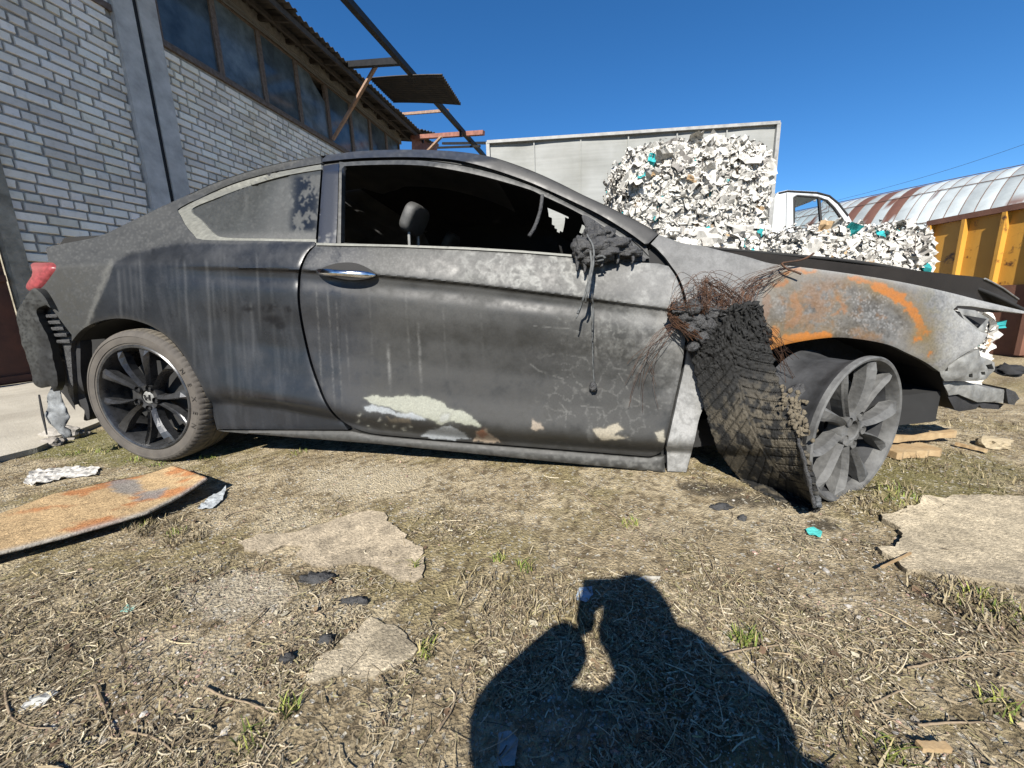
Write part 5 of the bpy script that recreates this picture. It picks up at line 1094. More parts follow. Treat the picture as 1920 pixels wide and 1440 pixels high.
m = MB(); m.add([(xl, .03, .85), (xr, .03, .85), (xr, 2.2, .85), (xl, 2.2, .85), (xl, .03, z_tl - .02), (xr, .03, z_tr - .02), (xr, 2.2, z_tr - .02), (xl, 2.2, z_tl - .02)], [(0, 3, 2, 1), (4, 5, 6, 7), (0, 1, 5, 4), (1, 2, 6, 5), (2, 3, 7, 6), (3, 0, 4, 7)]); m.build('cargo_box', MAT['tarp'], trk)
m = MB(); m.bar((xl - .01, -.02, z_tl), (xr + .01, -.02, z_tr), .06, .04); m.bar((xr, -.02, .85), (xr, -.02, z_tr), .05, .05, upv=(0, 1, 0)); m.bar((xl, -.02, .85), (xl, -.02, z_tl), .05, .05, upv=(0, 1, 0)); m.build('box_frame', simple('grey_box_frame', (.23, .23, .22), .6), trk)
for i in range(1, 6):
    x = xl + (xr - xl) * i / 6; z1_ = z_tl + (z_tr - z_tl) * i / 6; m = MB(); m.bar((x, -.012, .9), (x, -.012, z1_ - .03), .018, .012, upv=(0, 1, 0)); m.build('tarp_seam', MAT['tarp'], trk)
m = MB(); m.box((xl + .1, .5, .6), (xr + 2.6, 1.7, .82)); m.build('chassis', MAT['rubberblk'], trk)
def cab_poly(pts): return np.array([t_plane(p, .08) for p in pts])
CABP = cab_poly([(1452, 370), (1458, 361), (1475, 357), (1530, 360), (1553, 366), (1570, 380), (1588, 403), (1600, 425)]); x_end = CABP[-1][0]
outl = np.vstack([CABP, [(x_end + .35, 1.45), (x_end + .9, 1.35), (x_end + 1.05, .55), (CABP[0][0], .55)]])
WINP = cab_poly([(1487, 371), (1492, 368), (1530, 371), (1548, 377), (1562, 391), (1577, 412), (1586, 428), (1487, 430)])
def plate(poly, holes, y, th, name, mat, parent, g=.06):
    V, Fc, li = tri_fill([dense(poly, g)] + [dense(h, g) for h in holes], g); L = np.c_[V[:, 0], np.full(len(V), y), V[:, 1]]
    o = mesh_obj(name, L, Fc, mat, parent, True); s = o.modifiers.new('t', 'SOLIDIFY'); s.thickness = th; s.offset = 0; return o
cab = plate(outl, [WINP], .08, .04, 'cab_side', MAT['whitepaint'], trk); plate(outl, [WINP], 1.95, .04, 'cab_side', MAT['whitepaint'], trk)
m = MB(); P = outl[:-1]; n_ = len(P); V = [(p[0], .1, p[1]) for p in P] + [(p[0], 1.93, p[1]) for p in P]; Fc = [(i, i + 1, n_ + i + 1, n_ + i) for i in range(n_ - 1) if i not in (4, 5, 6)]; m.add(V, Fc); m.build('cab_shell', MAT['whitepaint'], trk)
gl = mat_new('clear_cab_glass'); gb = gl[2]; gb.inputs['Transmission Weight'].default_value = 1.0; gb.inputs['Roughness'].default_value = .0; gb.inputs['IOR'].default_value = 1.02; gb.inputs['Base Color'].default_value = (.72, .78, .8, 1); MAT['cabglass'] = gl[0]
plate(WINP, [], .09, .006, 'cab_window', MAT['cabglass'], trk)
m = MB(); a = np.array(t_plane((1534, 371), .07)); b2 = np.array(t_plane((1539, 430), .07)); m.bar((a[0], .06, a[1]), (b2[0], .06, b2[1]), .03, .03, upv=(0, 1, 0)); m.build('window_divider', MAT['rubberblk'], trk)
m = MB(); pts = np.vstack([WINP, WINP[:1]]); m.tube(np.c_[pts[:, 0], np.full(len(pts), .055), pts[:, 1]], .014, 6); m.build('window_seal', MAT['rubberblk'], trk)
m = MB(); pts = CABP[1:7] + (0, -.015); m.tube(np.c_[pts[:, 0], np.full(len(pts), .055), pts[:, 1]], .012, 6); m.build('roof_gutter', MAT['rubberblk'], trk)
m = MB(); a = np.array(t_plane((1474, 362), .06)); b2 = np.array(t_plane((1477, 450), .06)); m.bar((a[0], .058, a[1]), (b2[0], .058, b2[1] - .3), .008, .008, upv=(0, 1, 0)); m.build('door_gap', MAT['rubberblk'], trk)
a = t_plane((1518, 392), 1.0); V, Fc = lump((a[0], 1.6, a[1] + .05), (.07, .05, .08), 5, ICO2, .4); mesh_obj('cab_mirror', V, Fc, MAT['rubberblk'], trk)
for x in (xl + 1.0, x_end + .45):
    for y in (.12, 1.85):
        m = MB(); m.lathe([(.0, -.1), (.22, -.1), (.24, -.12), (.36, -.11), (.38, -.08), (.38, .08), (.36, .11), (.0, .11)], 40); wq = m.build('lorry_wheel', MAT['rubberblk'], trk, True, 35); wq.location = (x, y, .375)
# ---- bales of pressed paper
MAT['paper'] = attr_mat('crumpled_waste_paper', 35, .18, .25, 60, .004, .2, 0, .9)
MAT['strap'] = simple('baling_wire', (.07, .055, .045), .7, .3, .3, 20, 0)
def bale(name, c, dims, rz, n, seed, label, size=(.05, .17), teal=.02, brown=.022, droop=.35, group=None):
    r = np.random.default_rng(seed); root = empty(name, c, rz); tag(root, label, 'paper bale', group); D = np.array(dims)
    V, Fc = ICO4; Q = np.sign(V) * np.abs(V) ** .46; Q = Q / np.abs(Q).max(0) * .5; Q = Q * D * (1 + .10 * fbm(V, 1.8, 4, seed))[:, None] * .93; Q[:, 2] += D[2] / 2
    mesh_obj('bale_core', Q, Fc, MAT['paper'], root, False, np.tile([.46, .445, .40], (len(Q), 1)))
    m_ = 5; G = m_ + 1; allV = []; allC = []; uv = np.stack(np.meshgrid(np.linspace(-.5, .5, G), np.linspace(-.5, .5, G), indexing='ij'), -1).reshape(-1, 2)
    face = r.choice(4, n, p=[.52, .16, .16, .16])
    for k in range(n):
        p = r.uniform(-.5, .5, 3); f = face[k]
        if f == 0: p[1] = -.5; nr = np.array([0, -1, 0.])
        elif f == 1: p[2] = .5; nr = np.array([0, 0, 1.])
        elif f == 2: p[0] = -.5; nr = np.array([-1., 0, 0])
        else: p[0] = .5; nr = np.array([1., 0, 0])
        e = np.abs(p * 2); rnd = (e ** 4.4).sum() ** (1 / 4.4); p = p / max(1, rnd * .985)
        k2 = 1.0 + .05 * r.normal()
        P0 = p * D * k2 + (0, 0, D[2] / 2)
        nr = nr + r.normal(0, .34, 3) + p * .6; nr /= np.linalg.norm(nr); a = np.cross(nr, r.normal(0, 1, 3) * (1, 1, .5)); a /= np.linalg.norm(a); b_ = np.cross(nr, a)
        s1 = float(np.clip(size[0] * 1.6 * math.exp(r.normal(0, .6)), size[0] * .7, size[1] * 1.7)); s2 = s1 * r.uniform(.5, .95); u_ = r.random(); s1 *= 1.7 if u_ < teal else 1; ph, ph2 = r.uniform(0, 6.28, 2); cu_ = r.uniform(.2, .75); fd = r.uniform(3, 9)
        h = cu_ * .35 * (np.sin(uv[:, 0] * fd + ph) * s1 * .7 + np.sin(uv[:, 1] * fd * 1.2 + ph2) * s2 * .7) + r.normal(0, .085, len(uv)) * s2
        tl = r.normal(0, .30); X = uv[:, 0] * s1; Y = uv[:, 1] * s2
        S = P0 + X[:, None] * (a * math.cos(tl) + nr * math.sin(tl)) + Y[:, None] * b_ + h[:, None] * nr - nr * .015
        allV.append(S)
        if u_ < teal: cc = np.array([.03, .27, .28]) * r.uniform(.6, 1.2)
        elif u_ < teal + brown: cc = np.array([.30, .21, .12]) * r.uniform(.6, 1.1)
        elif u_ < teal + brown + .06: cc = np.array([.26, .245, .225]) * r.uniform(.7, 1.1)
        else: cc = np.array([.47, .455, .42]) * r.uniform(.75, 1.1)
        allC.append(np.tile(np.clip(cc, 0, .85), (len(uv), 1)))
    I_ = np.arange(G * G).reshape(G, G); q = np.stack([I_[:-1, :-1], I_[:-1, 1:], I_[1:, 1:], I_[1:, :-1]], -1).reshape(-1, 4)
    QF = (q[None] + (np.arange(n) * G * G)[:, None, None]).reshape(-1, 4)
    tag(big_mesh('paper_sheet', np.concatenate(allV), QF, MAT['paper'], np.concatenate(allC), False, root), kind='stuff')
    for k in range(3):
        x = (-.28 + .28 * k) * D[0]; m = MB(); th = np.linspace(0, 2 * math.pi, 60); e = .53
        sq = lambda v: np.sign(v) * np.abs(v) ** .42
        m.tube(np.c_[x + .02 * np.sin(th * 3 + k), sq(np.cos(th)) * D[1] * e, D[2] / 2 + sq(np.sin(th)) * D[2] * e], .004, 4); m.build('baling_wire', MAT['strap'], root)
    return root
def gl_at(px, depth): P = at_depth(px[0], px[1], depth); return P
def bale_at(name, x0, x1, ytop, depth, zb_, dy, rz, n, seed, label, **kw):
    a = at_depth(x0, ytop, depth); b_ = at_depth(x1, ytop, depth); mid = (a + b_) / 2; wd = np.linalg.norm((b_ - a)[:2])
    return bale(name, (mid[0], mid[1] + dy / 2, zb_), (wd, dy, mid[2] - zb_), rz, n, seed, label, **kw)
bt = at_depth(1310, 262, 3.9)[2]
bale_at('paper_bale', 1182, 1462, 258, 3.9, 1.12, 1.05, -.03, 9500, 1, 'upper bale of crumpled white paper, topmost of the stack beside the lorry cab', size=(.035, .15), teal=.012)
bale_at('paper_bale', 1160, 1474, 440, 3.85, .0, 1.1, .0, 4500, 2, 'lower bale of crumpled white paper carrying the taller bale on top', size=(.035, .15), teal=.008)
bale_at('paper_bale', 1478, 1792, 417, 3.55, .0, 1.0, .12, 7000, 3, 'low flattened bale of white paper in front of the lorry cab window', size=(.03, .11), teal=.008)
hp = on_z(1835, 700)
bale_at('paper_bale', 1795, 1868, 585, 2.75, .02, .5, .2, 700, 4, 'small heap of white paper showing through the empty headlamp opening', size=(.04, .11), teal=.03)
# ---- yellow skip
sk0 = np.array([5.36, 3.2]); sk1 = np.array([5.30, 5.15]); sv = sk1 - sk0; SL = np.linalg.norm(sv); sa = math.atan2(sv[1], sv[0])
skp = empty('steel_skip', (sk0[0], sk0[1], 0), sa); tag(skp, 'long yellow steel skip with upright ribs and a rusty brown lower side', 'skip')
MAT['yellow'] = simple('flaking_yellow_paint', (.52, .27, .025), .6, 0, .18, 5, .3, 60, .003, c2=(.62, .34, .035))
def yel():
    m, n, b = mat_new('rust_spotted_yellow_paint'); co = coords(n); t = tex_noise(n, 5, 8, .7, co, .3); t2 = tex_noise(n, 1.1, 4, .5, co)
    r = ramp(n, t.outputs['Fac'], [(.585, (0, 0, 0)), (.66, (1, 1, 1))]); r2 = ramp(n, t2.outputs['Fac'], [(.3, (.40, .20, .028)), (.7, (.52, .28, .045))])
    c_ = mixc(n, r.outputs[0], r2.outputs[0], (.07, .03, .015)); n.links.new(c_, b.inputs['Base Color']); b.inputs['Roughness'].default_value = .55; bump(n, b, t.outputs['Fac'], .3, .01); return m
MAT['yellow'] = yel()
MAT['skipbrown'] = simple('rust_brown_steel', (.10, .045, .03), .8, .1, .3, 4, .4, 40, .004, c2=(.17, .08, .052))
ZT = 1.50
# local: x away from camera, -y is right in the photo ... the face towards the yard is +y
m = MB(); m.box((0, -1.6, .74), (SL, 0, ZT)); m.build('skip_body', MAT['yellow'], skp)
m = MB(); m.box((-.01, -1.62, .0), (SL + .01, .012, .74)); m.build('skip_lower_side', MAT['skipbrown'], skp)
m = MB(); m.box((-.02, -.10, ZT), (SL + .02, .05, ZT + .06)); m.build('top_rail', MAT['skipbrown'], skp)
m = MB(); m.box((-.02, -1.66, ZT), (SL + .02, -1.56, ZT + .06)); m.build('top_rail', MAT['skipbrown'], skp)
for k in range(8):
    x = .06 + k * .37
    if x > SL - .02: break
    m = MB(); m.box((x, 0.0, .745), (x + .035, .06, ZT - .002)); m.build('rib', MAT['yellow'], skp)
    m = MB(); m.box((x, .012, .02), (x + .045, .08, .735)); m.build('lower_rib', MAT['skipbrown'], skp)
# ---- arched hangar
hA, hB = np.array([15.4, 18.9]), np.array([18.0, 13.8]); hd = (hB - hA) / np.linalg.norm(hB - hA); ha = math.atan2(hd[1], hd[0]); R_h = 4.22
hng = empty('arched_hangar', (hA[0] + hd[1] * .0, hA[1], 0), ha); tag(hng, 'arched hangar of pale sheet metal with brown rust streaks on its roof', 'building')
def hang_mat():
    m, n, b = mat_new('galvanised_roof_panel'); co = coords(n); geo = N(n, 'ShaderNodeNewGeometry'); oi = N(n, 'ShaderNodeObjectInfo')
    a = N(n, 'ShaderNodeAttribute', attribute_name='Col'); t = tex_noise(n, 2.0, 8, .7, geo.outputs['Position']); r = ramp(n, t.outputs['Fac'], [(.3, (.8, .8, .8)), (.65, (1.06, 1.06, 1.06))])
    c_ = mixc(n, 1.0, a.outputs['Color'], r.outputs[0], 'MULTIPLY'); n.links.new(c_, b.inputs['Base Color']); b.inputs['Roughness'].default_value = .6; bump(n, b, t.outputs['Fac'], .15, .02); return m
MAT['hangar'] = hang_mat(); MAT['seam'] = simple('rusty_panel_seam', (.10, .06, .045), .8, 0, .4, 4, 0)
ZC = .45; pw = .33; npan = 64; x_start = -4.0; rh = np.random.default_rng(13)
for k in range(npan):
    x0 = x_start + k * pw; na = 40; V = []; C_ = []
    rusty = k in (16, 18, 20); part_r = k in (13, 15, 17, 19, 21, 12)
    for j in range(na + 1):
        th = math.pi * j / na
        for i in range(5):
            q = i / 4; rr_ = R_h + .016 * math.sin(math.pi * q) ; V.append((x0 + pw * q * .985, R_h * 0 + rr_ * math.cos(th) * -1, ZC + rr_ * math.sin(th)))
    V = np.array(V); ang = np.arctan2(V[:, 2] - ZC, -V[:, 1]); nn_ = fbm(V * (1, .6, .6), 1.1, 4, 2); base = np.tile([.30, .33, .335], (len(V), 1)) * (1 + .12 * rh.normal()) * (.92 + .16 * nn_[:, None])
    kk = np.zeros(len(V))
    if rusty: kk = sstep(-.30, -.2, nn_ + .9 * (sstep(.5, .9, ang) * (1 - sstep(2.2, 2.5, ang))) - .25)
    elif part_r: kk = sstep(.20, .26, nn_)
    else: kk = sstep(.46, .5, nn_) * .9
    cols_ = base * (1 - kk[:, None]) + np.array([.10, .045, .03]) * kk[:, None]
    o = mesh_obj('roof_panel', V, [(j * 5 + i, (j + 1) * 5 + i, (j + 1) * 5 + i + 1, j * 5 + i + 1) for j in range(na) for i in range(4)], MAT['hangar'], hng, True, cols_)
    m = MB(); th = np.linspace(0, math.pi, 40); m.tube(np.c_[np.full(40, x0 - .005), -np.cos(th) * (R_h + .01), ZC + np.sin(th) * (R_h + .004)], .012, 4); m.build('panel_seam', MAT['seam'], hng)
for th in (.62, 1.02, 1.42, 1.75):
    for sgn in (1,):
        m = MB(); m.tube([(x_start, -math.cos(th) * (R_h + .045) * 1, ZC + math.sin(th) * (R_h + .045)), (x_start + npan * pw, -math.cos(th) * (R_h + .045), ZC + math.sin(th) * (R_h + .045))], .014, 4); m.build('lap_joint', MAT['seam'], hng)
m = MB(); th = np.linspace(0, math.pi, 30)
for x in (x_start + .02, x_start + npan * pw - .02):
    V = np.c_[np.full(30, x), -np.cos(th) * R_h, ZC + np.sin(th) * R_h]; V = np.r_[V, [[x, R_h, 0], [x, -R_h, 0]]]; m.add(V, [tuple(range(32))])
m.build('end_wall', MAT['hangar'], hng) if False else None
m = MB(); m.box((x_start, -R_h, 0), (x_start + npan * pw, -R_h + .05, ZC)); m.box((x_start, R_h - .05, 0), (x_start + npan * pw, R_h, ZC)); m.build('plinth', MAT['conc_col'], hng)
# ---- overhead wire
pw0, pw1 = at_depth(1560, 378, 30), at_depth(2400, 85, 16); q = np.linspace(0, 1, 40)[:, None]; wv_ = pw0 * (1 - q) + pw1 * q; wv_[:, 2] -= .55 * np.sin(np.pi * q[:, 0])
m = MB(); m.tube(wv_, .010, 5); tag(m.build('overhead_wire', MAT['rubberblk']), 'thin dark overhead wire crossing the sky above the hangar', 'wire')
# ================================================================== ON THE GROUND
def gpoly(pts): return np.array([gpt(x, y)[:2] for x, y in pts])
MAT['board'] = attr_mat('torn_tan_sheet', 110, .6, .9, 160, .006, .2, 0, .92)
def board_cols(base, dark=.25, seed=1):
    def f(V):
        n_ = np.clip(.5 + fbm(V, 9, 4, seed), 0, 1); n2_ = np.clip(.5 + fbm(V, 40, 3, seed + 1), 0, 1); c_ = np.tile(base, (len(V), 1)) * (.82 + .3 * n_)[:, None] * (.85 + .3 * n2_)[:, None]; return mx(c_, np.array(base) * .3, sstep(.62, .74, n_) * dark)
    return f
def piece(name, pts, h, cols, label, cat, g=.018, amp=.003, seed=1, jag=.016, bend=None, thick=None, group=None):
    o = prism_world(name, gpoly(pts), h, MAT['board'], g, amp, seed, cols=cols, jag=jag, bend=bend, thick=thick); return tag(o, label, cat, group)
piece('torn_board', [(450, 1020), (480, 1008), (560, 998), (690, 960), (720, 968), (730, 985), (760, 1005), (785, 1030), (800, 1050), (800, 1085), (775, 1090), (740, 1085), (690, 1062), (640, 1062), (580, 1066), (565, 1045), (560, 1030), (540, 1025), (480, 1040)], .007, board_cols([.36, .30, .215], .5, 3), 'largest torn tan board lying flat in front of the door', 'board')
piece('torn_board', [(578, 1275), (605, 1228), (640, 1225), (645, 1200), (670, 1180), (700, 1160), (735, 1170), (765, 1190), (785, 1210), (770, 1240), (720, 1262), (640, 1278)], .006, board_cols([.37, .315, .225], .6, 5), 'smaller torn tan board left of the shadow, with a burn mark', 'board')
piece('torn_board', [(1648, 972), (1690, 965), (1740, 940), (1800, 935), (1990, 935), (2020, 1120), (1920, 1112), (1830, 1090), (1750, 1085), (1700, 1075), (1645, 1035), (1680, 1036), (1698, 1010)], .016, board_cols([.36, .305, .215], .35, 7), 'large torn tan board at the right edge of the ground', 'board')
piece('torn_board', [(1385, 1270), (1430, 1268), (1458, 1290), (1432, 1312), (1405, 1300)], .006, board_cols([.33, .27, .19], .1, 9), 'small pale chip of board at the edge of the shadow', 'board', .008, .001, 9, .003)
# curved rusty metal sheet at the left
RA_ = gpoly([(-150, 1020), (0, 978), (110, 936), (220, 912), (330, 895)]); RB_ = gpoly([(-150, 1110), (0, 1063), (130, 1030), (280, 985), (396, 930)])
def resN(p, n):
    d_ = np.r_[0, np.cumsum(np.linalg.norm(np.diff(p, axis=0), axis=1))]; q = np.linspace(0, d_[-1], n); return np.c_[np.interp(q, d_, p[:, 0]), np.interp(q, d_, p[:, 1])]
A_, B_ = resN(RA_, 90), resN(RB_, 90); kq = np.linspace(0, 1, 26); P = A_[:, None] * (1 - kq)[None, :, None] + B_[:, None] * kq[None, :, None]
sx = np.linspace(0, 1, 90)[:, None] * np.ones((1, 26)); Z = gz(P[..., 0].ravel(), P[..., 1].ravel()).reshape(90, 26) * .4 + .022 + .02 * kq[None, :] * (.6 + .4 * sx) + .045 * np.maximum(0, sx - .72) / .28 * np.sin(np.pi * kq)[None, :] ** .5 * 0 + .028 * np.maximum(0, (sx - .7) / .3) ** 2
Vr = np.c_[P.reshape(-1, 2), Z.ravel()]; n1_ = np.clip(.5 + fbm(Vr[:, :2] @ np.array([[.8, -.3], [.3, 1.6]]), 5, 4, 4), 0, 1); n2_ = np.clip(.5 + fbm(Vr, 30, 3, 6), 0, 1)
cr_ = np.tile([.34, .24, .13], (len(Vr), 1)) * (.8 + .4 * n2_)[:, None]; cr_ = mx(cr_, [.30, .115, .04], sstep(.5, .72, n1_) * .8); gq = np.exp(-((sx - .72) / .07) ** 2 - ((kq[None, :] - .25) / .3) ** 2).ravel() + .7 * np.exp(-((sx - .78) / .1) ** 2 - ((kq[None, :] - .72) / .12) ** 2).ravel(); cr_ = mx(cr_, [.16, .155, .15], np.clip(sstep(.3, .6, gq + .3 * (n2_ - .5)), 0, 1) * .85); cr_ = mx(cr_, [.2, .2, .19], (np.ones((90, 1)) * (sstep(.93, 1, kq))[None, :]).ravel() * .8)
I = np.arange(90 * 26).reshape(90, 26); Qf = np.stack([I[:-1, :-1], I[1:, :-1], I[1:, 1:], I[:-1, 1:]], -1).reshape(-1, 4)
o = big_mesh('rusty_sheet', Vr, Qf, MAT['board'], cr_, True); s_ = o.modifiers.new('t', 'SOLIDIFY'); s_.thickness = .010; s_.offset = 0; tag(o, 'long rust-stained curved sheet lying at the left edge', 'metal sheet')
# scraps
MAT['scrap'] = attr_mat('scrap', 120, .25, .5, 150, .004, .3, 0, .8)
def crumple(name, pts, h, colr, label, cat, seed, amp=.02, thick=.002, g=.012):
    lp = dense(gpoly(pts), g); V, Fc, li = tri_fill([lp], g); z = gz(V[:, 0], V[:, 1]) + h + amp * np.abs(fbm(V, 22, 4, seed)); n_ = np.clip(.5 + fbm(V, 50, 3, seed), 0, 1)
    o = mesh_obj(name, np.c_[V, z], Fc, MAT['scrap'], None, False, np.tile(colr, (len(V), 1)) * (.75 + .4 * n_)[:, None]); s = o.modifiers.new('t', 'SOLIDIFY'); s.thickness = thick; return tag(o, label, cat)
crumple('paper_scrap', [(45, 908), (60, 886), (130, 878), (188, 879), (180, 893), (110, 902), (62, 914)], .006, [.40, .385, .355], 'crumpled white paper beside the rusty sheet near the rear wheel', 'paper', 3, .025)
crumple('plastic_scrap', [(372, 958), (392, 935), (425, 918), (418, 940), (400, 955)], .006, [.30, .32, .33], 'grey plastic shred at the raised end of the rusty sheet', 'scrap', 4)
crumple('paper_scrap', [(35, 1340), (60, 1310), (105, 1295), (112, 1305), (80, 1330), (45, 1350)], .004, [.33, .33, .31], 'dirty white shred of paper in the lower left corner', 'paper', 5)
crumple('plastic_scrap', [(1510, 997), (1525, 992), (1541, 1003), (1538, 1012), (1516, 1008)], .008, [.06, .36, .33], 'teal plastic scrap on the ground in front of the burnt wheel', 'scrap', 6, .012, .001, .006)
crumple('plastic_scrap', [(226, 1150), (240, 1138), (256, 1140), (246, 1152)], .005, [.22, .42, .36], 'pale teal plastic scrap on the ground at the left', 'scrap', 7, .008, .001, .006)
crumple('paper_scrap', [(1078, 1128), (1086, 1106), (1110, 1104), (1112, 1120), (1098, 1134)], .005, [.30, .36, .42], 'bluish torn scrap lying inside the top of the shadow', 'paper', 8, .012, .001, .006)
crumple('plastic_scrap', [(930, 1440), (935, 1378), (958, 1374), (972, 1390), (965, 1440)], .004, [.24, .25, .25], 'grey plastic scrap inside the lower left of the shadow', 'scrap', 9, .006, .001, .008)
crumple('paper_scrap', [(1230, 1095), (1190, 1090), (1210, 1082), (1240, 1085)], .004, [.36, .34, .29], 'small cream paper scrap just above the shadow', 'paper', 10, .008, .001, .006)
def char_lump(x, y, rx, ry, seed, label):
    p = gpt(x, y); V, Fc = lump((p[0], p[1], p[2] + .004), (rx, ry, .014), seed, ICO3, .8, 2.4); tag(mesh_obj('charred_lump', V, Fc, MAT['char'], None, True), label, 'debris', 'charred lumps on the ground')
for i, (x, y, rx, ry, lb) in enumerate([(1353, 953, .035, .018, 'flat black charred flake below the peeled tyre'), (595, 1087, .045, .018, 'widest black charred lump, just below the largest board'), (664, 1131, .035, .008, 'narrow dark charred sliver between the two torn boards'), (541, 1241, .016, .012, 'small round charred lump left of the smaller board'), (1392, 975, .014, .009, 'tiny charred crumb beside the flat charred flake'), (612, 1205, .018, .012, 'charred crumb above the smaller board'), (1285, 1255, .03, .02, 'charred scrap hidden in the shadow')][:6]): char_lump(x, y, rx, ry, 500 + i, lb)
# torn plastic hanging under the tail, and rubble beside it
q = [(100, 722), (112, 722), (116, 745), (126, 770), (132, 782), (122, 800), (132, 806), (136, 818), (120, 822), (108, 806), (92, 792), (84, 778), (90, 762), (88, 745)]
lp = dense(np.array(q, float), 4); V, Fc, li = tri_fill([lp], 4); W_ = CAMP + rays(V) * (2.02 + .03 * fbm(V, .04, 4, 3))[:, None]; n_ = np.clip(.5 + fbm(V, .06, 4, 5), 0, 1)
o = mesh_obj('torn_plastic', W_, Fc, MAT['scrap'], None, True, np.tile([.15, .158, .162], (len(V), 1)) * (.5 + .8 * n_)[:, None]); s = o.modifiers.new('t', 'SOLIDIFY'); s.thickness = .003; tag(o, 'torn grey plastic sheet hanging under the rear bumper', 'plastic sheet')
m = MB(); m.tube(CAMP + rays([(73, 740), (80, 780), (88, 815)]) * 2.0, [.004, .006, .003], 5); tag(m.build('plastic_strip', MAT['soot']), 'thin dark strip dangling under the rear bumper', 'strip')
def rock(x, y, r, seed, colr, label): p = gpt(x, y); V, Fc = lump((p[0], p[1], p[2] + r * .35), (r * 1.3, r, r * .7), seed, ICO3, .5, 1.6); tag(mesh_obj('rubble_piece', V, Fc, MAT['scrap'], None, False, np.tile(colr, (len(V), 1))), label, 'rubble')
rock(118, 822, .075, 1, [.27, .25, .22], 'grey rubble lump under the torn plastic'); rock(150, 818, .04, 2, [.2, .18, .16], 'smaller rubble lump left of the rear wheel'); rock(98, 836, .045, 3, [.22, .2, .175], 'low dusty rubble lump at the edge of the concrete')
# wood under the burnt front
MAT['wood'] = simple('pale_split_wood', (.22, .14, .065), .85, 0, .3, 18, .5, 60, .004, c2=(.34, .25, .14))
def plank(px0, px1, wd, ht, label, dz=.01):
    a = gpt(*px0, dz + ht / 2); b_ = gpt(*px1, dz + ht / 2); m = MB(); n_ = 12; q = np.linspace(0, 1, n_)[:, None]; p = a * (1 - q) + b_ * q; dr = (b_ - a) / np.linalg.norm(b_ - a); sd = np.cross(dr, [0, 0, 1]); V = []
    for i in range(n_):
        w1, w2 = wd * (1 + .12 * math.sin(i * 2.1)), ht * (1 + .15 * math.sin(i * 1.3))
        for sx_, sz_ in ((-1, -1), (1, -1), (1, 1), (-1, 1)): V.append(p[i] + sd * sx_ * w1 / 2 + np.array([0, 0, sz_ * w2 / 2]))
    m.add(V, [(i * 4 + k, i * 4 + (k + 1) % 4, (i + 1) * 4 + (k + 1) % 4, (i + 1) * 4 + k) for i in range(n_ - 1) for k in range(4)] + [(3, 2, 1, 0), tuple((n_ - 1) * 4 + k for k in range(4))]); tag(m.build('wood_piece', MAT['wood']), label, 'wood')
plank((1660, 838), (1780, 828), .05, .03, 'pale split plank under the burnt front end', .03); plank((1660, 856), (1745, 850), .09, .03, 'broad broken board under the burnt front end', .005); plank((1790, 838), (1850, 852), .02, .012, 'thin pale stick on the ground right of the burnt wheel')
plank((1720, 1412), (1776, 1414), .012, .008, 'short white stick in the lower right corner'); plank((1650, 1078), (1705, 1050), .005, .004, 'pale thin stick poking from the right-hand board', .02)
pr = np.random.default_rng(77); pm = None
rock(1862, 838, .05, 8, [.28, .23, .15], 'pale crumbled lump on the ground below the crash beam')
# twigs picked out one by one
MAT['twig'] = simple('dry_twig', (.11, .08, .05), .9, 0, .35, 60, .3, 200, .002, c2=(.26, .2, .13))
TW = [([(385, 1293), (420, 1312), (470, 1325), (520, 1350)], 'forked dark twig left of the smaller board'), ([(240, 1378), (290, 1390), (330, 1420)], 'curved twig at the lower left edge'), ([(180, 1290), (200, 1340), (215, 1390)], 'dark twig standing out left of the gravel'), ([(10, 1300), (25, 1350), (60, 1370), (100, 1372)], 'curled pale stalk in the lower left corner'), ([(1310, 1035), (1320, 1070), (1335, 1095)], 'short bent twig above the right arm of the shadow'), ([(1345, 1235), (1400, 1222), (1490, 1212)], 'long pale stalk touching the shadow edge'), ([(1700, 1258), (1790, 1240), (1905, 1228)], 'long dark twig at the right above the corner'), ([(1615, 1335), (1655, 1315), (1695, 1298)], 'straight pale twig in the lower right'), ([(1570, 1255), (1590, 1300), (1660, 1350), (1740, 1395)], 'long flattened stalk running to the lower right corner'), ([(1470, 1320), (1475, 1345), (1490, 1300), (1485, 1270)], 'upright dark twig by the shadow edge'), ([(1720, 1365), (1800, 1360), (1870, 1362)], 'straight dark stick near the lower right corner'), ([(1080, 920), (1120, 950), (1200, 1000), (1215, 1020)], 'thin dark stalk on the ground in front of the sill'), ([(420, 975), (445, 962), (510, 952)], 'thin twig beside the largest board'), ([(820, 1380), (850, 1330), (858, 1300)], 'pale stalk left of the shadow'), ([(1845, 1170), (1862, 1200), (1880, 1225)], 'thick dark stick in the weed clump at the right'), ([(500, 1145), (480, 1165), (455, 1185)], 'dark stick across the gravel patch')]
for i, (l, lb) in enumerate(TW):
    P = np.array([gpt(x, y, .006) for x, y in l]); P[:, 2] += .004 * np.abs(noise(P, 30, i)); P = smooth_line(P, .012); P = P + .0015 * np.c_[noise(P, 60, i), noise(P, 60, i + 3), noise(P, 60, i + 5)]
    m = MB(); m.tube(P, np.linspace(.0024, .0012, len(P)), 6); tag(m.build('twig', MAT['twig'], None, True), lb, 'twig')
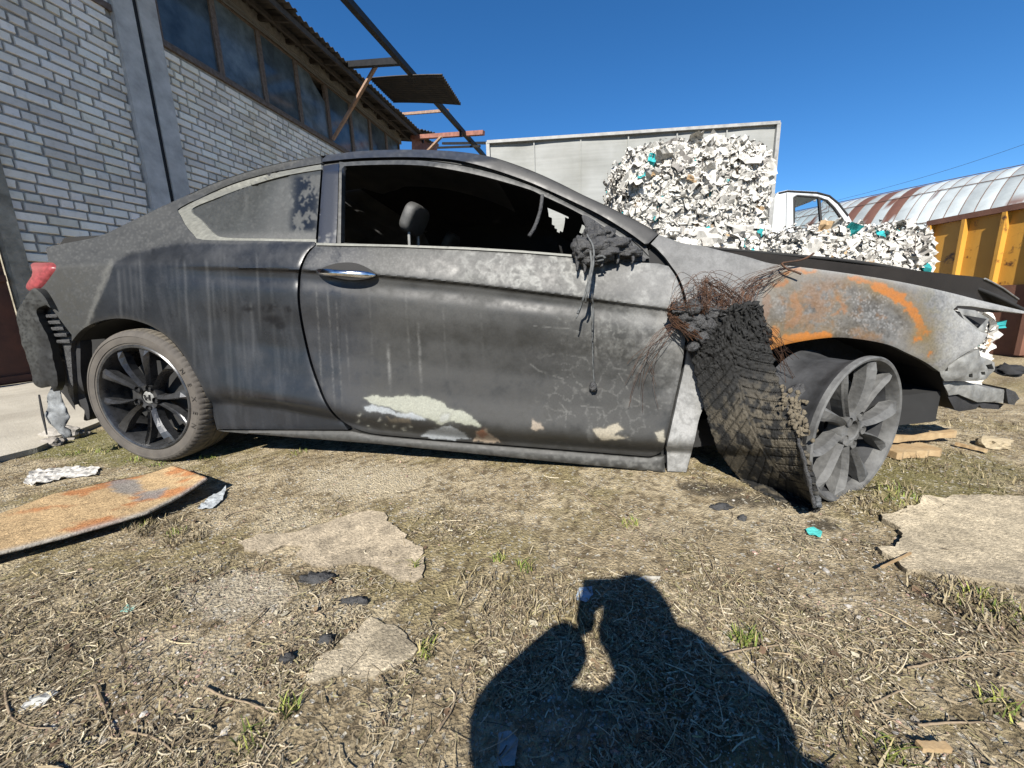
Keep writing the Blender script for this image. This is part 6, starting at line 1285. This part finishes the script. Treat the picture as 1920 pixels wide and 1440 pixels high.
# ---- stuff: straw, grit, leaf scraps, grass
MAT['straw'] = attr_mat('dry_straw', 200, .3, 0, 1, .1, .25, 0, .85)
def scatter_xy(n, seed, dens=None):
    r = np.random.default_rng(seed); out_ = []
    while sum(map(len, out_)) < n:
        px = np.c_[r.uniform(-250, 2170, n), 720 + 760 * r.random(n) ** .75]; d = rays(px); ok = d[:, 2] < -.12; d = d[ok]; P = CAMP + d * ((0 - CAM_H) / d[:, 2])[:, None]; k = (P[:, 1] < 5) & (np.abs(P[:, 0]) < 6); P = P[k]; px_ = px[ok][k]
        if dens is not None: kk = r.random(len(P)) < dens(P, px_); P = P[kk]
        out_.append(P[:, :2])
    return np.concatenate(out_)[:n]
BOARDS = [gpoly([(450, 1020), (690, 960), (800, 1050), (800, 1085), (740, 1085), (580, 1066), (540, 1025), (480, 1040)]), gpoly([(578, 1275), (605, 1228), (700, 1160), (785, 1210), (720, 1262)]), gpoly([(1648, 972), (1740, 940), (1990, 935), (2020, 1120), (1830, 1090), (1645, 1035), (1698, 1010)]), gpoly([(-150, 1020), (0, 978), (330, 895), (396, 930), (0, 1063), (-150, 1110)])]
def sdens(P, px):
    n_ = fbm(P[:, :2], 3.2, 3, 44); k = np.clip(.30 + 2.2 * n_, .03, 1) * (.45 + .55 * sstep(900, 1150, px[:, 1]))
    for b_ in BOARDS: k = np.where(in_poly(P[:, :2], b_), k * .12, k)
    for (x, y, rx, ry) in [(440, 1118, 110, 40), (700, 900, 120, 30)]: k = np.where(((px[:, 0] - x) / rx) ** 2 + ((px[:, 1] - y) / ry) ** 2 < 1, k * .12, k)
    k = np.where((px[:, 0] < 190) & (px[:, 1] < 845), k * .05, k); return k
def ribbons(name, XY, lr, wr_, lift, seed, palette, label, cat, curl=.5):
    r = np.random.default_rng(seed); n = len(XY); L_ = r.uniform(*lr, n) * r.random(n) ** .5; a = r.uniform(0, 6.28, n); wd = r.uniform(*wr_, n); cu_ = r.normal(0, curl, n); el = np.abs(r.normal(0, lift, n)); st = 4; V = np.zeros((n, st + 1, 2, 3)); z0 = gzf(XY[:, 0], XY[:, 1]) + .002 + r.random(n) * .005
    for i in range(st + 1):
        q = i / st - .5; th = a + cu_ * q; cx_ = XY[:, 0] + L_ * q * np.cos(th); cy_ = XY[:, 1] + L_ * q * np.sin(th); cz = np.maximum(gzf(cx_, cy_) + .0015, z0 + (q + .5) * L_ * el + .15 * L_ * cu_ * .2 * (.25 - q * q)); sd = np.c_[-np.sin(th), np.cos(th)]; rl = r.normal(0, .5, n) if i == 0 else rl
        for s_, sg in ((0, -1), (1, 1)): V[:, i, s_, 0] = cx_ + sg * sd[:, 0] * wd / 2; V[:, i, s_, 1] = cy_ + sg * sd[:, 1] * wd / 2; V[:, i, s_, 2] = cz + sg * wd * .5 * rl
    b_ = np.arange(n)[:, None, None] * (st + 1) * 2; q = np.array([[2 * i, 2 * i + 1, 2 * i + 3, 2 * i + 2] for i in range(st)]); Q_ = (b_ + q[None]).reshape(-1, 4)
    pal = np.array(palette); cc = pal[r.integers(len(pal), size=n)] * r.uniform(.55, 1.15, (n, 1)); cc = np.repeat(cc, (st + 1) * 2, 0)
    return tag(big_mesh(name, V.reshape(-1, 3), Q_, MAT['straw'], cc, True), label, cat, kind='stuff')
ribbons('dry_straw', scatter_xy(11000, 1, sdens), (.012, .10), (.0007, .0020), .07, 1, [(.31, .25, .155), (.22, .175, .11), (.42, .36, .25), (.10, .075, .05), (.25, .2, .13)], 'dry straw and dead stalks littering the yard soil', 'straw', .5)
ribbons('fine_litter', scatter_xy(40000, 2, sdens), (.005, .03), (.0008, .0024), .15, 2, [(.32, .265, .17), (.22, .18, .12), (.42, .37, .27), (.09, .072, .05), (.22, .195, .10)], 'fine dead plant litter covering the yard soil', 'litter', .9)
ribbons('leaf_scrap', scatter_xy(1000, 3, sdens), (.008, .026), (.004, .011), .16, 3, [(.17, .12, .07), (.24, .19, .125), (.30, .27, .2), (.10, .065, .04)], 'brown leaf scraps scattered over the yard soil', 'leaves', 1.1)
def pebbles(n, seed, sz, label, name, dens):
    XY = scatter_xy(n, seed, dens); r = np.random.default_rng(seed); bmv, bmf = ico(1); k = len(bmv); s = r.uniform(*sz, n) * (.4 + .6 * r.random(n) ** 2); V = bmv[None] * (s[:, None] * r.uniform(.6, 1.3, (n, 3)))[:, None, :] * (1 + .25 * r.normal(size=(n, k, 1)).clip(-1.5, 1.5)); V[..., 2] *= .65; V += np.c_[XY, gzf(XY[:, 0], XY[:, 1]) + s * .15][:, None, :]
    Q_ = (np.arange(n)[:, None, None] * k + np.array(bmf)[None]).reshape(-1, 3); pal = np.array([(.26, .235, .195), (.2, .175, .14), (.33, .31, .28), (.30, .2, .16), (.16, .13, .1), (.13, .11, .08)]); cc = np.repeat(pal[r.integers(6, size=n)] * r.uniform(.7, 1.15, (n, 1)), k, 0)
    return tag(big_mesh(name, V.reshape(-1, 3), Q_, MAT['scrap'], cc, False), label, 'grit', kind='stuff')
def gdens(P, px):
    k = np.clip(.35 + 1.2 * fbm(P[:, :2], 2.5, 3, 61), .08, 1)
    for (x, y, rx, ry) in [(440, 1118, 140, 55), (700, 900, 140, 40), (370, 1240, 170, 70), (640, 960, 200, 30)]: k = np.where(((px[:, 0] - x) / rx) ** 2 + ((px[:, 1] - y) / ry) ** 2 < 1, 1, k)
    for b_ in BOARDS: k = np.where(in_poly(P[:, :2], b_), k * .04, k)
    return k
pebbles(16000, 5, (.0012, .0045), 'fine grit strewn over the yard soil', 'grit', gdens); pebbles(900, 6, (.003, .009), 'small pale pebbles strewn over the yard soil', 'pebbles', gdens)
def tufts(name, pts, n, hgt, palette, seed, label):
    r = np.random.default_rng(seed); V = []; Q_ = []; C_ = []; b_ = 0; pal = np.array(palette)
    for (x, y, rad) in pts:
        c0 = gpt(x, y)
        for k in range(n):
            a = r.uniform(0, 6.28); rr_ = rad * math.sqrt(r.random()); p = c0 + (rr_ * math.cos(a), rr_ * math.sin(a), 0); p[2] = float(gzf(p[0], p[1])); th = r.uniform(0, 6.28); ln = hgt * r.uniform(.4, 1.1); le = r.uniform(.2, 1.1); wd = r.uniform(.0012, .0026); sd = np.array([-math.sin(th), math.cos(th), 0]) * wd
            for i in range(4):
                q = i / 3; c_ = p + np.array([math.cos(th) * le * ln * q ** 1.6, math.sin(th) * le * ln * q ** 1.6, ln * q * (1 - .35 * q * le)]); V += [c_ - sd * (1 - q * .8), c_ + sd * (1 - q * .8)]
            Q_ += [(b_ + 2 * i, b_ + 2 * i + 1, b_ + 2 * i + 3, b_ + 2 * i + 2) for i in range(3)]; b_ += 8; cc = pal[r.integers(len(pal))] * r.uniform(.6, 1.2); C_ += [cc] * 8
    return tag(big_mesh(name, np.array(V), np.array(Q_), MAT['straw'], np.array(C_), True), label, 'grass', kind='stuff')
GR = [(.14, .18, .04), (.10, .14, .03), (.24, .26, .06), (.30, .25, .12)]
tufts('green_grass', [(470, 1392, .03), (540, 1330, .02), (1400, 1196, .03), (1390, 1205, .02), (800, 1225, .02), (1700, 935, .07), (1680, 925, .06), (985, 1062, .03), (935, 1050, .02), (1830, 1130, .05), (1890, 1150, .05), (390, 860, .05), (300, 870, .05), (150, 850, .06), (200, 845, .06), (260, 862, .05), (560, 850, .05), (270, 985, .03), (330, 1000, .03), (1180, 985, .03), (780, 1060, .02), (1660, 1410, .03), (1880, 1330, .03)], 42, .028, GR, 5, 'sparse green grass tufts in the dry soil')
DR = [(.22, .18, .10), (.15, .115, .065), (.28, .235, .15), (.08, .06, .038)]
tufts('dead_weeds', [(1690, 920, .1), (1640, 950, .06), (1850, 1140, .1), (1900, 1170, .1), (1790, 1120, .08), (350, 1010, .06), (300, 990, .06), (260, 985, .05), (1010, 1120, .1), (950, 1160, .1), (1090, 1170, .06), (1130, 1200, .05), (900, 1110, .08), (120, 1260, .12), (260, 1290, .1), (1500, 1290, .08), (1550, 1330, .1), (60, 1180, .12), (1700, 870, .12), (1850, 900, .15), (1850, 800, .2), (1780, 860, .15)], 110, .034, DR, 6, 'matted dead weeds lying on the yard soil')
# ---- the person taking the picture, crouching behind the camera: only the shadow reaches the frame
def caster(px, py, yp):
    g = on_z(px, py, 0.0); k = (g[1] - yp) / LDIR[1]; return g - LDIR * k
per = empty('person', (0.12, -.55, 0)); tag(per, 'person crouching in dark clothes, holding a phone up with both hands to take the picture', 'person')
MAT['cloth'] = simple('dark_jacket', (.02, .022, .028), .9, 0, .3, 30, .3, 120, .004); MAT['skin'] = simple('skin', (.45, .28, .2), .55, 0, .1, 30, .1, 200, .001); MAT['phone'] = simple('black_phone', (.01, .01, .012), .25, 0, .1, 10, 0); MAT['hair'] = simple('dark_hair', (.02, .015, .01), .7, 0, .3, 60, .4, 200, .003)
def skin_body(name, verts, edges, radii, mat, parent, sub=2, root=0):
    me = bpy.data.meshes.new(name); me.from_pydata([tuple(v) for v in verts], edges, []); o = bpy.data.objects.new(name, me); COL.objects.link(o); o.parent = parent; o.matrix_parent_inverse = parent.matrix_world.inverted() if False else Matrix.Translation(-Vector(parent.location))
    md_ = o.modifiers.new('skin', 'SKIN'); md_.use_smooth_shade = True
    for i, r in enumerate(radii): me.skin_vertices[0].data[i].radius = (r, r) if np.isscalar(r) else r
    me.skin_vertices[0].data[root].use_root = True; s = o.modifiers.new('sub', 'SUBSURF'); s.levels = s.render_levels = sub; me.materials.append(mat); return o
head = caster(1198, 1182, -.36); nk = caster(1215, 1275, -.40); ch_ = caster(1235, 1405, -.42)
lsh = caster(1105, 1405, -.40); rsh = caster(1350, 1370, -.42)
lel = caster(905, 1365, -.2); rel = caster(1440, 1372, -.2)
lha = np.array([-.075, -.035, .70]); rha = np.array([.085, -.035, .70])
pel = np.array([ch_[0], -.62, .30]); bel = (pel + ch_) / 2 + np.array([0, -.04, 0])
lkn = caster(895, 1465, -.2); rkn = caster(1520, 1450, -.2); lan = np.array([lkn[0] + .03, -.40, .09]); ran = np.array([rkn[0] - .02, -.38, .09]); lto = lan + (-.02, .19, -.05); rto = ran + (.02, .19, -.05)
lhp = pel + (-.1, .03, 0); rhp = pel + (.1, .03, 0)
verts = [pel, bel, ch_, nk, head, lsh, lel, lha + (-.01, -.04, -.03), rsh, rel, rha + (.01, -.04, -.03), lhp, lkn, lan, lto, rhp, rkn, ran, rto]
edges = [(0, 1), (1, 2), (2, 3), (3, 4), (2, 5), (5, 6), (6, 7), (2, 8), (8, 9), (9, 10), (0, 11), (11, 12), (12, 13), (13, 14), (0, 15), (15, 16), (16, 17), (17, 18)]
skin_body('body', verts, edges, [.16, .17, .13, .055, .07, .075, .058, .055, .085, .065, .05, .12, .085, .05, .04, .12, .095, .05, .04], MAT['cloth'], per)
V, Fc = ICO3; Hd = V * (.078, .098, .118); Hd[:, 1] += .02 * np.exp(-((V[:, 0] / .25) ** 2 + ((V[:, 2] + .1) / .3) ** 2)) * (V[:, 1] > .5); Hp = Vector(head) - Vector(per.location)
hd_ = mesh_obj('head', Hd, Fc, MAT['skin'], per, True); hd_.location = Hp
k = V[:, 1] < .35; hc = V * (.085, .104, .126) + (0, -.008, .012); hf = [f for f in Fc if all((V[i][1] < .45 or V[i][2] > .62) and V[i][2] > -.45 for i in f)]; hh = mesh_obj('hair', hc, hf, MAT['hair'], hd_, True)
for sx_ in (-1, 1):
    m = MB(); Vx, Fx = lump((sx_ * .03, .088, .01), (.012, .008, .009), 3, ICO2, 0); m.add(Vx, Fx); m.build('eye', MAT['phone'], hd_, True); m = MB(); Vx, Fx = lump((sx_ * .08, 0, 0), (.012, .02, .032), 3, ICO2, .05); m.add(Vx, Fx); m.build('ear', MAT['skin'], hd_, True)
m = MB(); Vx, Fx = lump((0, .105, -.015), (.013, .018, .022), 3, ICO2, 0); m.add(Vx, Fx); m.build('nose', MAT['skin'], hd_, True); m = MB(); Vx, Fx = lump((0, .092, -.055), (.024, .008, .006), 3, ICO2, 0); m.add(Vx, Fx); m.build('mouth', simple('lips', (.35, .14, .12), .5), hd_, True)
for sx_, hp_ in ((-1, lha), (1, rha)):
    vs_ = [hp_ + (-.0, -.045, -.035), hp_ + (0, -.02, -.015)]; es = [(0, 1)]; rs = [.028, .03]
    for i in range(4):
        b_ = len(vs_); z = .018 - i * .017; ln = (1, 1.08, 1.0, .8)[i]; vs_ += [hp_ + (sx_ * -.004, .0, z * .8), hp_ + (sx_ * -.012 * -1, .018 * ln * .3 + .004, z), hp_ + (sx_ * -.02, .012, z)]; es += [(1, b_), (b_, b_ + 1), (b_ + 1, b_ + 2)]; rs += [.010, .009, .008]
    b_ = len(vs_); vs_ += [hp_ + (sx_ * -.012, -.03, .02), hp_ + (sx_ * -.035, -.028, .03)]; es += [(1, b_), (b_, b_ + 1)]; rs += [.011, .009]
    skin_body('hand', vs_, es, rs, MAT['skin'], per, 1)
ph_ = MB(); ph_.box((-.077, -.016, .685), (.077, -.007, .760)); po = ph_.build('phone', MAT['phone']); tag(po, 'black phone held sideways by the crouching person', 'phone')
